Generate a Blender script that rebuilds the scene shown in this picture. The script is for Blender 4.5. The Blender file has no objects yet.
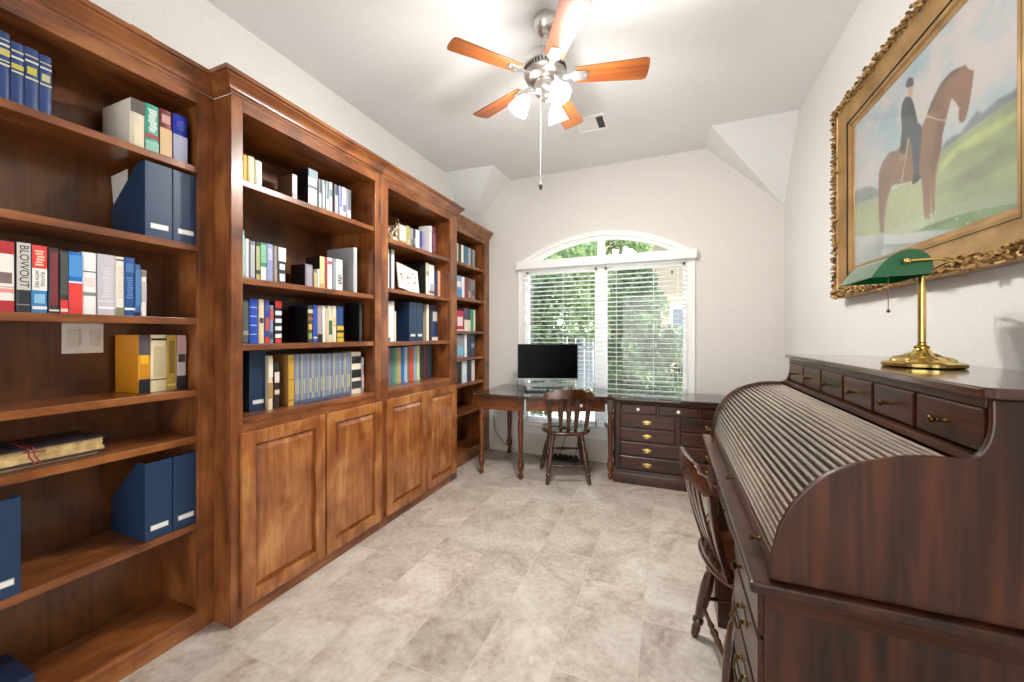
import bpy, math, random
import numpy as np
from mathutils import Matrix, Vector
random.seed(7)
PI = math.pi
SC = bpy.context.scene
COL = SC.collection

# ---------------------------------------------------------------- camera, world, sun, exposure
cam_d = bpy.data.cameras.new('camera')
cam = bpy.data.objects.new('camera', cam_d); COL.objects.link(cam)
cam.location = (0, 0, 1.32)
cam.rotation_euler = (PI/2, 0, math.radians(22.15))
cam_d.sensor_width = 36; cam_d.lens = 388/1024*36
cam_d.shift_y = -6.5/1024
cam_d.clip_start = 0.02; cam_d.clip_end = 200
SC.camera = cam
SC.view_settings.view_transform = 'Standard'
SC.view_settings.look = 'None'
SC.view_settings.gamma = 1
SC.view_settings.use_curve_mapping = False
SC.view_settings.exposure = 0.42
SC.cycles.use_denoising = True
SC.cycles.max_bounces = 10
SC.cycles.diffuse_bounces = 6
SC.cycles.glossy_bounces = 4
SC.cycles.transparent_max_bounces = 24
SC.cycles.sample_clamp_indirect = 6
SC.cycles.caustics_reflective = False
SC.cycles.caustics_refractive = False

WORLD_STRENGTH = 4.2
FAN_WATTS = 40.0
wd = bpy.data.worlds.new('sky'); SC.world = wd; wd.use_nodes = True
nt = wd.node_tree; nt.nodes.clear()
wo = nt.nodes.new('ShaderNodeOutputWorld'); bg = nt.nodes.new('ShaderNodeBackground')
tc = nt.nodes.new('ShaderNodeTexCoord'); sp = nt.nodes.new('ShaderNodeSeparateXYZ')
cr = nt.nodes.new('ShaderNodeValToRGB')
nt.links.new(tc.outputs['Generated'], sp.inputs[0]); nt.links.new(sp.outputs['Z'], cr.inputs[0])
cr.color_ramp.elements[0].position = 0.0; cr.color_ramp.elements[0].color = (.95, .93, .90, 1)
cr.color_ramp.elements[1].position = 0.6; cr.color_ramp.elements[1].color = (.74, .85, 1, 1)
nt.links.new(cr.outputs[0], bg.inputs[0]); nt.links.new(bg.outputs[0], wo.inputs[0])
bg.inputs[1].default_value = WORLD_STRENGTH
sun_d = bpy.data.lights.new('sun', 'SUN'); sun_d.energy = 5.5; sun_d.angle = 0.01; sun_d.color = (1, .95, .86)
sun = bpy.data.objects.new('sun', sun_d); COL.objects.link(sun)
sun.rotation_euler = Vector((0.80, -0.22, 0.95)).to_track_quat('Z', 'Y').to_euler()
sun.location = (6, -2, 8)

# ---------------------------------------------------------------- materials
def hexc(h):
    v = [int(h[i:i+2], 16)/255 for i in (0, 2, 4)]
    return tuple((c/12.92 if c <= .04045 else ((c+.055)/1.055)**2.4) for c in v) + (1,)
_M = {}
def mat(h, rough=.5, metal=0, coat=0, spec=.5, name=None):
    k = (h, rough, metal, coat, spec)
    if k in _M: return _M[k]
    m = bpy.data.materials.new(name or 'paint_'+h); m.use_nodes = True
    b = m.node_tree.nodes['Principled BSDF']
    b.inputs['Base Color'].default_value = hexc(h)
    b.inputs['Roughness'].default_value = rough; b.inputs['Metallic'].default_value = metal
    b.inputs['Coat Weight'].default_value = coat; b.inputs['Coat Roughness'].default_value = .08
    b.inputs['Specular IOR Level'].default_value = spec
    _M[k] = m
    return m
def mottled(name, h1, h2, scale=6, rough=.6, detail=4, bump=0, lo=.35, hi=.65, metal=0):
    m = bpy.data.materials.new(name); m.use_nodes = True; n = m.node_tree; L = n.links.new
    b = n.nodes['Principled BSDF']; t = n.nodes.new('ShaderNodeTexCoord'); ns = n.nodes.new('ShaderNodeTexNoise')
    r = n.nodes.new('ShaderNodeValToRGB')
    ns.inputs['Scale'].default_value = scale; ns.inputs['Detail'].default_value = detail
    L(t.outputs['Object'], ns.inputs['Vector']); L(ns.outputs[0], r.inputs[0]); L(r.outputs[0], b.inputs['Base Color'])
    e = r.color_ramp.elements; e[0].position = lo; e[0].color = hexc(h1); e[1].position = hi; e[1].color = hexc(h2)
    b.inputs['Roughness'].default_value = rough; b.inputs['Metallic'].default_value = metal
    if bump:
        bp = n.nodes.new('ShaderNodeBump'); bp.inputs['Strength'].default_value = bump; bp.inputs['Distance'].default_value = .005
        L(ns.outputs[0], bp.inputs['Height']); L(bp.outputs[0], b.inputs['Normal'])
    return m
def wood(name, dark, mid, light, axis='z', rough=.32, coat=.35, grain=26, blotch=3.0, croz=.12, gw=.5, bs=.35, spec=.5):
    """stained timber: fine grain drawn out along one axis over broad blotches of the stain"""
    m = bpy.data.materials.new(name); m.use_nodes = True; n = m.node_tree; L = n.links.new; N = n.nodes.new
    b = n.nodes['Principled BSDF']; t = N('ShaderNodeTexCoord'); mp = N('ShaderNodeMapping')
    s = {'x': (.06, 1, 1), 'y': (1, .06, 1), 'z': (1, 1, .06)}[axis]
    mp.inputs['Scale'].default_value = s
    oi = N('ShaderNodeObjectInfo'); ad = N('ShaderNodeVectorMath'); ad.operation = 'ADD'
    ms = N('ShaderNodeMath'); ms.operation = 'MULTIPLY'; ms.inputs[1].default_value = 7.0
    L(oi.outputs['Random'], ms.inputs[0]); L(t.outputs['Object'], ad.inputs[0]); L(ms.outputs[0], ad.inputs[1])
    L(ad.outputs[0], mp.inputs[0])
    g = N('ShaderNodeTexNoise'); g.inputs['Scale'].default_value = grain; g.inputs['Detail'].default_value = 5; g.inputs['Distortion'].default_value = .8
    L(mp.outputs[0], g.inputs['Vector'])
    mp2 = N('ShaderNodeMapping'); mp2.inputs['Scale'].default_value = tuple(bs if q < 1 else 1 for q in s)
    L(ad.outputs[0], mp2.inputs[0])
    bl = N('ShaderNodeTexNoise'); bl.inputs['Scale'].default_value = blotch; bl.inputs['Detail'].default_value = 3; bl.inputs['Distortion'].default_value = .6
    L(mp2.outputs[0], bl.inputs['Vector'])
    mx = N('ShaderNodeMix'); mx.data_type = 'FLOAT'; mx.inputs[0].default_value = 1-gw
    L(g.outputs[0], mx.inputs[2]); L(bl.outputs[0], mx.inputs[3])
    r = N('ShaderNodeValToRGB'); e = r.color_ramp.elements
    e[0].position = .36; e[0].color = hexc(dark); e[1].position = .66; e[1].color = hexc(light)
    q = e.new(.5); q.color = hexc(mid)
    L(mx.outputs[0], r.inputs[0]); L(r.outputs[0], b.inputs['Base Color'])
    b.inputs['Roughness'].default_value = rough; b.inputs['Coat Weight'].default_value = coat; b.inputs['Coat Roughness'].default_value = croz
    b.inputs['Specular IOR Level'].default_value = spec
    return m
def emit(name, col, st):
    m = bpy.data.materials.new(name); m.use_nodes = True; n = m.node_tree
    b = n.nodes['Principled BSDF']; b.inputs['Base Color'].default_value = (*col, 1)
    b.inputs['Emission Color'].default_value = (*col, 1); b.inputs['Emission Strength'].default_value = st
    return m
def glass(name, tint=(1, 1, 1), refl=1.0):
    m = bpy.data.materials.new(name); m.use_nodes = True; n = m.node_tree; n.nodes.clear(); L = n.links.new; N = n.nodes.new
    o = N('ShaderNodeOutputMaterial'); tr = N('ShaderNodeBsdfTransparent'); gl = N('ShaderNodeBsdfGlossy'); mx = N('ShaderNodeMixShader'); fr = N('ShaderNodeFresnel')
    tr.inputs[0].default_value = (*tint, 1); gl.inputs['Roughness'].default_value = 0.01
    ge = N('ShaderNodeNewGeometry'); mr = N('ShaderNodeMapRange'); L(ge.outputs['Backfacing'], mr.inputs[0]); mr.inputs[3].default_value = 1.45; mr.inputs[4].default_value = 1/1.45; L(mr.outputs[0], fr.inputs[0])
    L(fr.outputs[0], mx.inputs[0]); L(tr.outputs[0], mx.inputs[1]); L(gl.outputs[0], mx.inputs[2]); L(mx.outputs[0], o.inputs[0])
    return m
CAB = ('522B12', '7E4722', 'A06636')
MP = dict(gw=.33, bs=.6, blotch=7.0, grain=38)
M_cv = wood('maple_stain_upright', *CAB, axis='z', **MP)
M_ch = wood('maple_stain_level', *CAB, axis='y', **MP)
M_door = wood('maple_stain_door', '7C441C', '9E6030', 'C0864C', axis='z', rough=.26, coat=.5, **MP)
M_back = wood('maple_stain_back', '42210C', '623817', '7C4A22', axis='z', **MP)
DK = ('200D05', '381A0C', '522814')
DKP = dict(grain=34, blotch=3.2, coat=.15, rough=.34, spec=.35, gw=.7, bs=.3)
M_dz = wood('dark_pine_upright', *DK, axis='z', **DKP)
M_dy = wood('dark_pine_level', *DK, axis='y', **DKP)
M_dx = wood('dark_pine_cross', *DK, axis='x', **DKP)
M_slat = wood('tambour_highlit_stain', '4A382C', '6E584A', '907A6A', axis='y', rough=.28, coat=1, croz=.12)  # dark slat wood lightened in colour to stand in for its highlights
DS = ('3A1808', '5E2C12', '86501F')
M_kz = wood('desk_stain_upright', *DS, axis='z', rough=.3, coat=.25)
M_kx = wood('desk_stain_level', *DS, axis='x', rough=.3, coat=.25)
M_top = wood('desk_top_polish', '1E120E', '2E1C16', '40281E', axis='x', rough=.12, coat=1, croz=.03)
CH = ('200E06', '3E1E0E', '5E341C')
M_chair = wood('chair_stain', *CH, axis='z', rough=.25, coat=.5)
M_fanw = wood('fan_blade_wood', '5A2810', '8A4820', 'A8662E', axis='x', grain=22, rough=.35, coat=.2)
M_brass = mat('D8BC70', .18, 1, name='brass'); M_abrass = mat('5A4828', .3, 1, name='aged_brass')
M_nickel = mat('DAD8D4', .28, 1, name='brushed_nickel')
M_white = mat('F2F2F0', .4, name='white_enamel')
M_blind = mat('F4F4F2', .45, name='white_slat_paint')
M_black = mat('0B0B0C', .35, name='black_plastic')
M_silver = mat('A8AAAD', .35, .6, name='silver_plastic')
M_page = mottled('page_edges', 'E4DCCC', 'F2ECDF', 160, .8)
M_cream = mat('F1ECE0', .5, name='ivory_knob')
M_wall = mottled('wall_paint', 'DBD8D3', 'E1DED9', 90, .85, bump=.08)
M_wallr = mottled('side_wall_paint', 'E2E1DE', 'E7E6E3', 90, .85, bump=.08)
M_ceil = mottled('ceiling_paint', 'E4E6E6', 'EAECEC', 120, .9, bump=.1)
M_base = mat('DCD2C4', .5, name='baseboard_paint')
M_pane = glass('window_glass')

def floor_material():
    m = bpy.data.materials.new('travertine_tiles'); m.use_nodes = True; n = m.node_tree; L = n.links.new; N = n.nodes.new
    b = n.nodes['Principled BSDF']; t = N('ShaderNodeTexCoord'); s = N('ShaderNodeSeparateXYZ'); L(t.outputs['Object'], s.inputs[0])
    def M(op, a, bb=None, c=None):
        q = N('ShaderNodeMath'); q.operation = op
        for i, v in enumerate((a, bb, c)):
            if v is None: continue
            if hasattr(v, 'links'): L(v, q.inputs[i])
            else: q.inputs[i].default_value = v
        return q.outputs[0]
    u = M('DIVIDE', M('ADD', s.outputs[0], .118), .3085)
    k = M('FLOOR', u)
    v = M('DIVIDE', M('ADD', M('ADD', s.outputs[1], -1.89+6.14), M('MULTIPLY', k, .2047)), .614)
    fu = M('FRACT', u); fv = M('FRACT', v); j = M('FLOOR', v)
    gu = M('MINIMUM', fu, M('SUBTRACT', 1, fu)); gv = M('MINIMUM', fv, M('SUBTRACT', 1, fv))
    dist = M('MINIMUM', M('MULTIPLY', gu, .3085), M('MULTIPLY', gv, .614))
    gm = N('ShaderNodeMapRange'); gm.interpolation_type = 'SMOOTHSTEP'; L(dist, gm.inputs[0])
    gm.inputs[1].default_value = .0016; gm.inputs[2].default_value = .0036
    cb = N('ShaderNodeCombineXYZ'); L(k, cb.inputs[0]); L(j, cb.inputs[1])
    wn = N('ShaderNodeTexWhiteNoise'); L(cb.outputs[0], wn.inputs['Vector'])
    sc = N('ShaderNodeVectorMath'); sc.operation = 'SCALE'; sc.inputs['Scale'].default_value = 9; L(wn.outputs['Color'], sc.inputs[0])
    ad = N('ShaderNodeVectorMath'); ad.operation = 'ADD'; L(t.outputs['Object'], ad.inputs[0]); L(sc.outputs[0], ad.inputs[1])
    n1 = N('ShaderNodeTexNoise'); n1.inputs['Scale'].default_value = 3.4; n1.inputs['Detail'].default_value = 9; n1.inputs['Roughness'].default_value = .62; n1.inputs['Distortion'].default_value = 1.0
    L(ad.outputs[0], n1.inputs['Vector'])
    n2 = N('ShaderNodeTexNoise'); n2.inputs['Scale'].default_value = 38; n2.inputs['Detail'].default_value = 5
    L(ad.outputs[0], n2.inputs['Vector'])
    mx = N('ShaderNodeMix'); mx.data_type = 'FLOAT'; mx.inputs[0].default_value = .30; L(n1.outputs[0], mx.inputs[2]); L(n2.outputs[0], mx.inputs[3])
    r = N('ShaderNodeValToRGB'); e = r.color_ramp.elements
    e[0].position = .30; e[0].color = hexc('8A7A6C'); e[1].position = .70; e[1].color = hexc('D6D0C8')
    for p, c in ((.40, 'A99C90'), (.5, 'BDB3A8'), (.58, 'C9C1B7')): q = e.new(p); q.color = hexc(c)
    L(mx.outputs[0], r.inputs[0])
    hs = N('ShaderNodeHueSaturation'); L(r.outputs[0], hs.inputs['Color'])
    vr = N('ShaderNodeMapRange'); L(wn.outputs['Value'], vr.inputs[0]); vr.inputs[3].default_value = .9; vr.inputs[4].default_value = 1.08
    L(vr.outputs[0], hs.inputs['Value'])
    mc = N('ShaderNodeMix'); mc.data_type = 'RGBA'; L(gm.outputs[0], mc.inputs[0]); mc.inputs[6].default_value = hexc('C2B8AB'); L(hs.outputs[0], mc.inputs[7])
    L(mc.outputs[2], b.inputs['Base Color'])
    rr = N('ShaderNodeMapRange'); L(n1.outputs[0], rr.inputs[0]); rr.inputs[3].default_value = .22; rr.inputs[4].default_value = .5
    L(rr.outputs[0], b.inputs['Roughness'])
    bp = N('ShaderNodeBump'); bp.inputs['Strength'].default_value = .35; bp.inputs['Distance'].default_value = .002
    hh = M('ADD', gm.outputs[0], M('MULTIPLY', n1.outputs[0], .3)); L(hh, bp.inputs['Height']); L(bp.outputs[0], b.inputs['Normal'])
    return m

# ---------------------------------------------------------------- mesh helpers
class MB:
    def __init__(s): s.v = []; s.f = []; s.m = []; s.T = None
    def pt(s, p):
        p = Vector(p)
        if s.T is not None: p = s.T @ p
        s.v.append(tuple(p)); return len(s.v)-1
    def face(s, idx, m=0): s.f.append(list(idx)); s.m.append(m)
    def box(s, x0, x1, y0, y1, z0, z1, m=0):
        i = [s.pt(p) for p in ((x0,y0,z0),(x1,y0,z0),(x1,y1,z0),(x0,y1,z0),(x0,y0,z1),(x1,y0,z1),(x1,y1,z1),(x0,y1,z1))]
        for q in ((3,2,1,0),(4,5,6,7),(0,1,5,4),(1,2,6,5),(2,3,7,6),(3,0,4,7)): s.face([i[k] for k in q], m)
        return s
    def prism(s, poly, axis, a, b, m=0):
        """polygon (two coordinates, in axis order) extruded along axis from a to b"""
        def P(p, t): return {'x': (t, p[0], p[1]), 'y': (p[0], t, p[1]), 'z': (p[0], p[1], t)}[axis]
        A = [s.pt(P(p, a)) for p in poly]; B = [s.pt(P(p, b)) for p in poly]; n = len(poly)
        s.face(A[::-1], m); s.face(B, m)
        for i in range(n): s.face([A[i], A[(i+1) % n], B[(i+1) % n], B[i]], m)
        return s
    def rings(s, R, m=0, cap=True, closed=False):
        n = len(R[0]); I = [[s.pt(p) for p in r] for r in R]; k = len(I)
        for a in range(k if closed else k-1):
            A, B = I[a], I[(a+1) % k]
            for i in range(n): s.face([A[i], A[(i+1) % n], B[(i+1) % n], B[i]], m)
        if cap and not closed: s.face(I[0][::-1], m); s.face(I[-1], m)
        return s
    def turned(s, p0, p1, prof, n=14, m=0, sq=False):
        """profile [(t, r)] revolved about the line p0-p1"""
        p0, p1 = Vector(p0), Vector(p1); d = p1-p0; q = d.normalized()
        a = Vector((1, 0, 0)) if abs(q.x) < .8 else Vector((0, 1, 0))
        u = q.cross(a).normalized(); w = q.cross(u)
        R = []
        for t, r in prof:
            c = p0 + d*t; r = max(r, 1e-4)
            R.append([c + u*r*math.cos(2*PI*i/n) + w*r*math.sin(2*PI*i/n) for i in range(n)])
        return s.rings(R, m)
    def tube(s, pts, r, n=8, m=0):
        pts = [Vector(p) for p in pts]; R = []; up = None
        for i, p in enumerate(pts):
            t = (pts[min(i+1, len(pts)-1)] - pts[max(i-1, 0)]).normalized()
            if up is None: up = t.orthogonal().normalized()
            up = (up - t*up.dot(t)).normalized(); w = t.cross(up)
            rr = r[i] if isinstance(r, (list, tuple)) else r
            R.append([p + up*rr*math.cos(2*PI*k/n) + w*rr*math.sin(2*PI*k/n) for k in range(n)])
        return s.rings(R, m)
    def ball(s, c, r, n=10, k=6, sc=(1, 1, 1), m=0):
        R = []
        for j in range(k+1):
            a = PI*j/k; rr = max(math.sin(a), .02)*r; z = -math.cos(a)*r
            R.append([(c[0]+rr*math.cos(2*PI*i/n)*sc[0], c[1]+rr*math.sin(2*PI*i/n)*sc[1], c[2]+z*sc[2]) for i in range(n)])
        return s.rings(R, m)
    def moulding(s, path, prof, m=0, ends=True):
        """closed profile [(outward, z)] swept along a plan path; outward is to the right of travel; corners are mitred"""
        P = [Vector((a, b)) for a, b in path]; R = []
        for i, p in enumerate(P):
            ns = []
            if i > 0: d = (P[i]-P[i-1]).normalized(); ns.append(Vector((d.y, -d.x)))
            if i < len(P)-1: d = (P[i+1]-P[i]).normalized(); ns.append(Vector((d.y, -d.x)))
            o = ns[0] if len(ns) == 1 else (ns[0]+ns[1])/(1+ns[0].dot(ns[1]))
            R.append([(p.x+o.x*q, p.y+o.y*q, z) for q, z in prof])
        return s.rings(R, m)

def link(name, mb, mats, origin=(0, 0, 0), bevel=0, smooth=0, seg=2):
    me = bpy.data.meshes.new(name)
    ox, oy, oz = origin
    me.from_pydata([(x-ox, y-oy, z-oz) for x, y, z in mb.v], [], mb.f)
    if not isinstance(mats, (list, tuple)): mats = [mats]
    for q in mats: me.materials.append(q)
    if len(mats) > 1: me.polygons.foreach_set('material_index', mb.m)
    import bmesh
    bm = bmesh.new(); bm.from_mesh(me); bmesh.ops.recalc_face_normals(bm, faces=bm.faces); bm.to_mesh(me); bm.free()
    if smooth:
        me.polygons.foreach_set('use_smooth', [True]*len(me.polygons)); me.set_sharp_from_angle(angle=math.radians(smooth))
    me.update()
    o = bpy.data.objects.new(name, me); COL.objects.link(o)
    if bevel:
        b = o.modifiers.new('bevel', 'BEVEL'); b.width = bevel; b.segments = seg; b.limit_method = 'ANGLE'; b.angle_limit = math.radians(40)
        b.harden_normals = False
    return o
def tag(o, label, cat, group=None):
    o['label'] = label; o['category'] = cat
    if group: o['group'] = group
    return o
def thing(name, label, cat, loc=(0, 0, 0), rz=0, group=None):
    o = bpy.data.objects.new(name, None); COL.objects.link(o); o.empty_display_size = .05
    o.location = loc; o.rotation_euler = (0, 0, rz)
    return tag(o, label, cat, group)
def part(par, name, mb, mats, bevel=0, smooth=0, local=False, label=None):
    """world-built part under par (or built in the thing's own space when local)"""
    root = par
    while root.parent: root = root.parent
    o = link(name, mb, mats, (0, 0, 0) if local else tuple(root.location), bevel, smooth)
    o.parent = par
    if label: o['label'] = label
    return o
def struct(name, mb, mats, **k):
    o = link(name, mb, mats, **k); o['kind'] = 'structure'; return o
def top(name, mb, mats, label, cat, group=None, origin=None, **k):
    o = link(name, mb, mats, origin=origin or (0, 0, 0), **k)
    if origin: o.location = origin
    return tag(o, label, cat, group)
def copy_tree(o, parent=None):
    c = o.copy(); COL.objects.link(c)
    if parent: c.parent = parent
    for ch in list(o.children): copy_tree(ch, c)
    return c
def B(*a): return MB().box(*a)
def lettering(par, s, size, m, matrix, local=False):
    cu = bpy.data.curves.new('lettering', 'FONT'); cu.body = s; cu.size = size; cu.align_x = 'CENTER'; cu.align_y = 'CENTER'; cu.extrude = .0002
    t = bpy.data.objects.new('lettering', cu); COL.objects.link(t)
    dg = bpy.context.evaluated_depsgraph_get(); me = bpy.data.meshes.new_from_object(t.evaluated_get(dg))
    bpy.data.objects.remove(t); me.materials.clear(); me.materials.append(m)
    o = bpy.data.objects.new('lettering', me); COL.objects.link(o); o.parent = par; o.matrix_local = matrix
    return o

# ---------------------------------------------------------------- the room
XL, XR, YB, YF, ZC = -2.25, .93, 4.07, -1.8, 3.07
struct('floor', B(XL-.12, XR+.12, YF, YB+.15, -.12, 0), floor_material())
struct('wall_left', B(XL-.12, XL, YF, YB+.15, 0, ZC+.15), M_wallr)
struct('wall_right', B(XR, XR+.12, YF, YB+.15, 0, ZC+.15), M_wallr)
WX0, WX1, WCX = -1.50, .15, -.675
ARC_R, ARC_Z = 1.53, .815
def arc(r, x): return ARC_Z + math.sqrt(max(r*r-(x-WCX)**2, 0))
w = MB()
w.box(XL, WX0, YB, YB+.15, 0, ZC+.1); w.box(WX1, XR, YB, YB+.15, 0, ZC+.1); w.box(WX0, WX1, YB, YB+.15, 0, .33)
N_ = 32
for i in range(N_):
    a = WX0+(WX1-WX0)*i/N_; c = WX0+(WX1-WX0)*(i+1)/N_
    w.prism([(a, arc(ARC_R, a)), (c, arc(ARC_R, c)), (c, ZC+.1), (a, ZC+.1)], 'y', YB, YB+.15)
struct('wall_back', w, M_wall)
fw = MB(); fw.box(XL, -1.1, YF-.12, YF, 0, ZC+.15); fw.box(.5, XR, YF-.12, YF, 0, ZC+.15); fw.box(-1.1, .5, YF-.12, YF, 2.3, ZC+.15)
struct('wall_front', fw, M_wallr)
c = MB(); c.box(XL, XR, YF, 3.64, ZC, ZC+.15); c.box(-1.69, .32, 3.64, YB, ZC, ZC+.15)
for A, Bp, Cp, D in (((XR, 3.64), (.32, 3.64), (.32, YB), (XR, YB, 2.455)), ((XL, 3.60), (-1.69, 3.64), (-1.67, YB), (XL, YB, 2.51))):
    V = [c.pt((*A, ZC)), c.pt((*Bp, ZC)), c.pt((*Cp, ZC)), c.pt(D)] + [c.pt((*A, ZC+.15)), c.pt((*Bp, ZC+.15)), c.pt((*Cp, ZC+.15)), c.pt((D[0], D[1], ZC+.15))]
    for f in ((0, 1, 3), (1, 2, 3), (0, 3, 7, 4), (3, 2, 6, 7), (4, 7, 6, 5), (0, 4, 5, 1), (1, 5, 6, 2)): c.face([V[k] for k in f])
struct('ceiling', c, M_ceil)
bb = MB(); prof = [(0, 0), (.014, 0), (.014, .11), (.009, .125), (.006, .14), (0, .14)]
bb.moulding([(-1.93, YB-.0005), (XR-.002, YB-.0005)], prof)
struct('baseboard_back', bb, M_base, smooth=30)
bb = MB(); bb.moulding([(XR-.0005, YB-.02), (XR-.0005, YF)], prof)
struct('baseboard_right', bb, M_base, smooth=30)

# window: jambs, casing with arched head, two sashes with a fanlight above
def arch_band(mb, r0, r1, y0, y1, hw0, hw1, m=0, n=36):
    """ring segment between radii r0<r1 whose ends stop at half widths hw0, hw1"""
    a0, a1 = math.asin(hw0/r0), math.asin(hw1/r1)
    R = []
    for i in range(n+1):
        t = -1+2*i/n
        p0 = (WCX+r0*math.sin(a0*t), ARC_Z+r0*math.cos(a0*t)); p1 = (WCX+r1*math.sin(a1*t), ARC_Z+r1*math.cos(a1*t))
        R.append([(p0[0], y0, p0[1]), (p1[0], y0, p1[1]), (p1[0], y1, p1[1]), (p0[0], y1, p0[1])])
    mb.rings(R, m)
win = MB()
zs = arc(ARC_R, WX0)
arch_band(win, 1.512, 1.53, 4.072, 4.215, .815, .825)
for a, b_ in ((WX0, WX0+.012), (WX1-.012, WX1)): win.box(a, b_, 4.072, 4.215, .33, zs)
win.box(WX0, WX1, 4.072, 4.215, .33, .355)
window = struct('window_1', win, M_white)
cs = MB()
zc = arc(1.566, -1.57)
for a, b_ in ((-1.57, WX0+.006), (WX1-.006, .22)):
    cs.box(a, b_, YB-.018, YB, .26, zc)
    cs.box(a if a < -1 else .205, -1.555 if a < -1 else b_, YB-.026, YB-.018, .26, zc)
arch_band(cs, 1.528, 1.574, YB-.018, YB-.0005, .825, .895)
arch_band(cs, 1.560, 1.572, YB-.028, YB-.018, .885, .895)
arch_band(cs, 1.526, 1.534, YB-.024, YB-.018, .825, .828)
cs.box(-1.57, .22, YB-.02, YB-.0005, .235, .3)
cs.box(-1.585, .235, YB-.05, YB-.0005, .3, .328)
o = link('window_casing', cs, M_white, smooth=30); o.parent = window
def sash(nm, x0, x1):
    s = MB(); y0, y1 = 4.082, 4.122
    for a, b_ in ((x0, x0+.022), (x1-.022, x1)): s.box(a, b_, y0, y1, .355, 2.03)
    s.box(x0, x1, y0, y1, .355, .41); s.box(x0, x1, y0, y1, 1.985, 2.03)
    f = link(nm, s, M_white); f.parent = window
    p = link('pane', B(x0+.022, x1-.022, 4.10, 4.104, .41, 1.985), M_pane); p.parent = f
sash('sash_frame', WX0+.012, -.705); sash('sash_frame', -.625, WX1-.012)
ml = MB(); ml.box(-.7045, -.6255, 4.076, 4.16, .3555, 2.03); ml.box(WX0+.012, WX1-.012, 4.076, 4.16, 2.03, 2.06); ml.box(-.70, -.63, 4.08, 4.15, 2.06, arc(1.512, -.66))
arch_band(ml, 1.492, 1.512, 4.082, 4.122, .77, .815)
o = link('mullion', ml, M_white); o.parent = window
fp = MB(); n = 40; R = []
for i in range(n):
    a = -1.46+1.57*i/n; c_ = -1.46+1.57*(i+1)/n
    za, zb = max(arc(1.50, a), 2.065), max(arc(1.50, c_), 2.065)
    fp.prism([(a, 2.06), (c_, 2.06), (c_, zb), (a, za)], 'y', 4.10, 4.103)
o = link('fanlight_pane', fp, M_pane); o.parent = window

# blinds
bl = thing('window_blind', 'white wooden slatted blind half open across the arched window', 'blind', (-.675, 4.03, 2.12))
v = MB()
v.prism([(3.985, 2.035), (3.985, 2.118), (3.992, 2.124), (4.05, 2.124), (4.05, 2.118), (3.998, 2.118), (3.998, 2.035)], 'x', -1.575, .232)
v.box(-1.575, -1.562, 3.99, 4.05, 2.035, 2.12); v.box(.22, .232, 3.99, 4.05, 2.035, 2.12)
part(bl, 'valance', v, M_white, bevel=.002)
s = MB(); zb = 0.385; nsl = 36
for i in range(nsl):
    z = 2.02-i*.0462
    a = math.radians(5)
    for sg in (0,):
        pr = []
        for t in (-1, -.5, 0, .5, 1): pr.append((4.026+t*.0245*math.cos(a), z-t*.0245*math.sin(a)+.002*(1-t*t)))
        poly = pr + [(p[0], p[1]-.0022) for p in pr[::-1]]
        s.prism(poly, 'x', -1.497, .147)
part(bl, 'slats', s, M_blind)
part(bl, 'headrail', B(-1.495, .145, 4.0, 4.05, 2.03, 2.075), M_white, bevel=.002)
part(bl, 'bottom_rail', B(-1.497, .147, 4.003, 4.05, .35, .37), M_white, bevel=.003)
for x in (-1.40, -1.05, -.78, -.50, -.15, .07):
    t = MB(); t.box(x-.0012, x+.0012, 4.0005, 4.002, .36, 2.04); t.box(x-.0012, x+.0012, 4.0495, 4.051, .36, 2.04); part(bl, 'ladder_cord', t, M_white)
t = MB(); t.box(.018, .0195, 3.995, 3.9965, 1.93, 2.04); p = part(bl, 'pull_cord', t, M_white)
t = MB(); t.turned((.0188, 3.996, 1.935), (.0188, 3.996, 1.90), [(0, .003), (.2, .006), (.9, .009), (1, .004)], 10); part(p, 'tassel', t, M_black, smooth=40)

# ceiling vent, wall outlet, switch
vt = thing('ceiling_vent', 'white metal air vent in the ceiling beyond the fan', 'vent', (-.60, 3.23, ZC))
f = MB()
for q in ((-.72, -.48, 3.11, 3.135), (-.72, -.48, 3.325, 3.35), (-.72, -.70, 3.135, 3.325), (-.50, -.48, 3.135, 3.325)): f.box(*q, ZC-.008, ZC)
f.box(-.70, -.555, 3.135, 3.325, ZC-.005, ZC)
part(vt, 'frame', f, M_white, bevel=.002)
f = MB()
for i in range(8):
    y = 3.145+i*.0235; f.prism([(y, ZC-.007), (y+.003, ZC-.007), (y+.014, ZC-.0005), (y+.011, ZC-.0005)], 'x', -.555, -.50)
part(vt, 'louvre', f, mat('B8B8B6', .5)); part(vt, 'duct_opening', B(-.555, -.50, 3.135, 3.325, ZC-.0008, ZC-.0001), mat('2A2A2C', .8))
def plate(nm, label, cat, x, y, z, wd_, hh, face, col='EDEBE6'):
    pass
ot = thing('wall_outlet', 'small white electrical outlet low on the wall behind the desk leg', 'outlet', (-1.885, YB, .40))
part(ot, 'cover_plate', B(-1.92, -1.85, YB-.006, YB-.0005, .343, .457), M_white, bevel=.002)
for z in (.375, .425): part(ot, 'socket', B(-1.9, -1.87, YB-.009, YB-.006, z-.014, z+.014), mat('E4E2DC', .4), bevel=.003)
sw = thing('light_switch', 'white double rocker light switch on the nearest bookcase back', 'switch', (-2.232, .81, 1.305))
part(sw, 'cover_plate', B(-2.232, -2.226, .75, .872, 1.243, 1.365), mat('EAE6DE', .4), bevel=.002)
for y in (.782, .84): part(sw, 'rocker', B(-2.226, -2.221, y-.017, y+.017, 1.272, 1.338), mat('DCD6CC', .35), bevel=.002)
for y in (.782, .84):
    for z in (1.253, 1.355):
        part(sw, 'screw', MB().turned((-2.226, y, z), (-2.2245, y, z), [(0, .003), (1, .0028)], 8), M_white)

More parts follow.
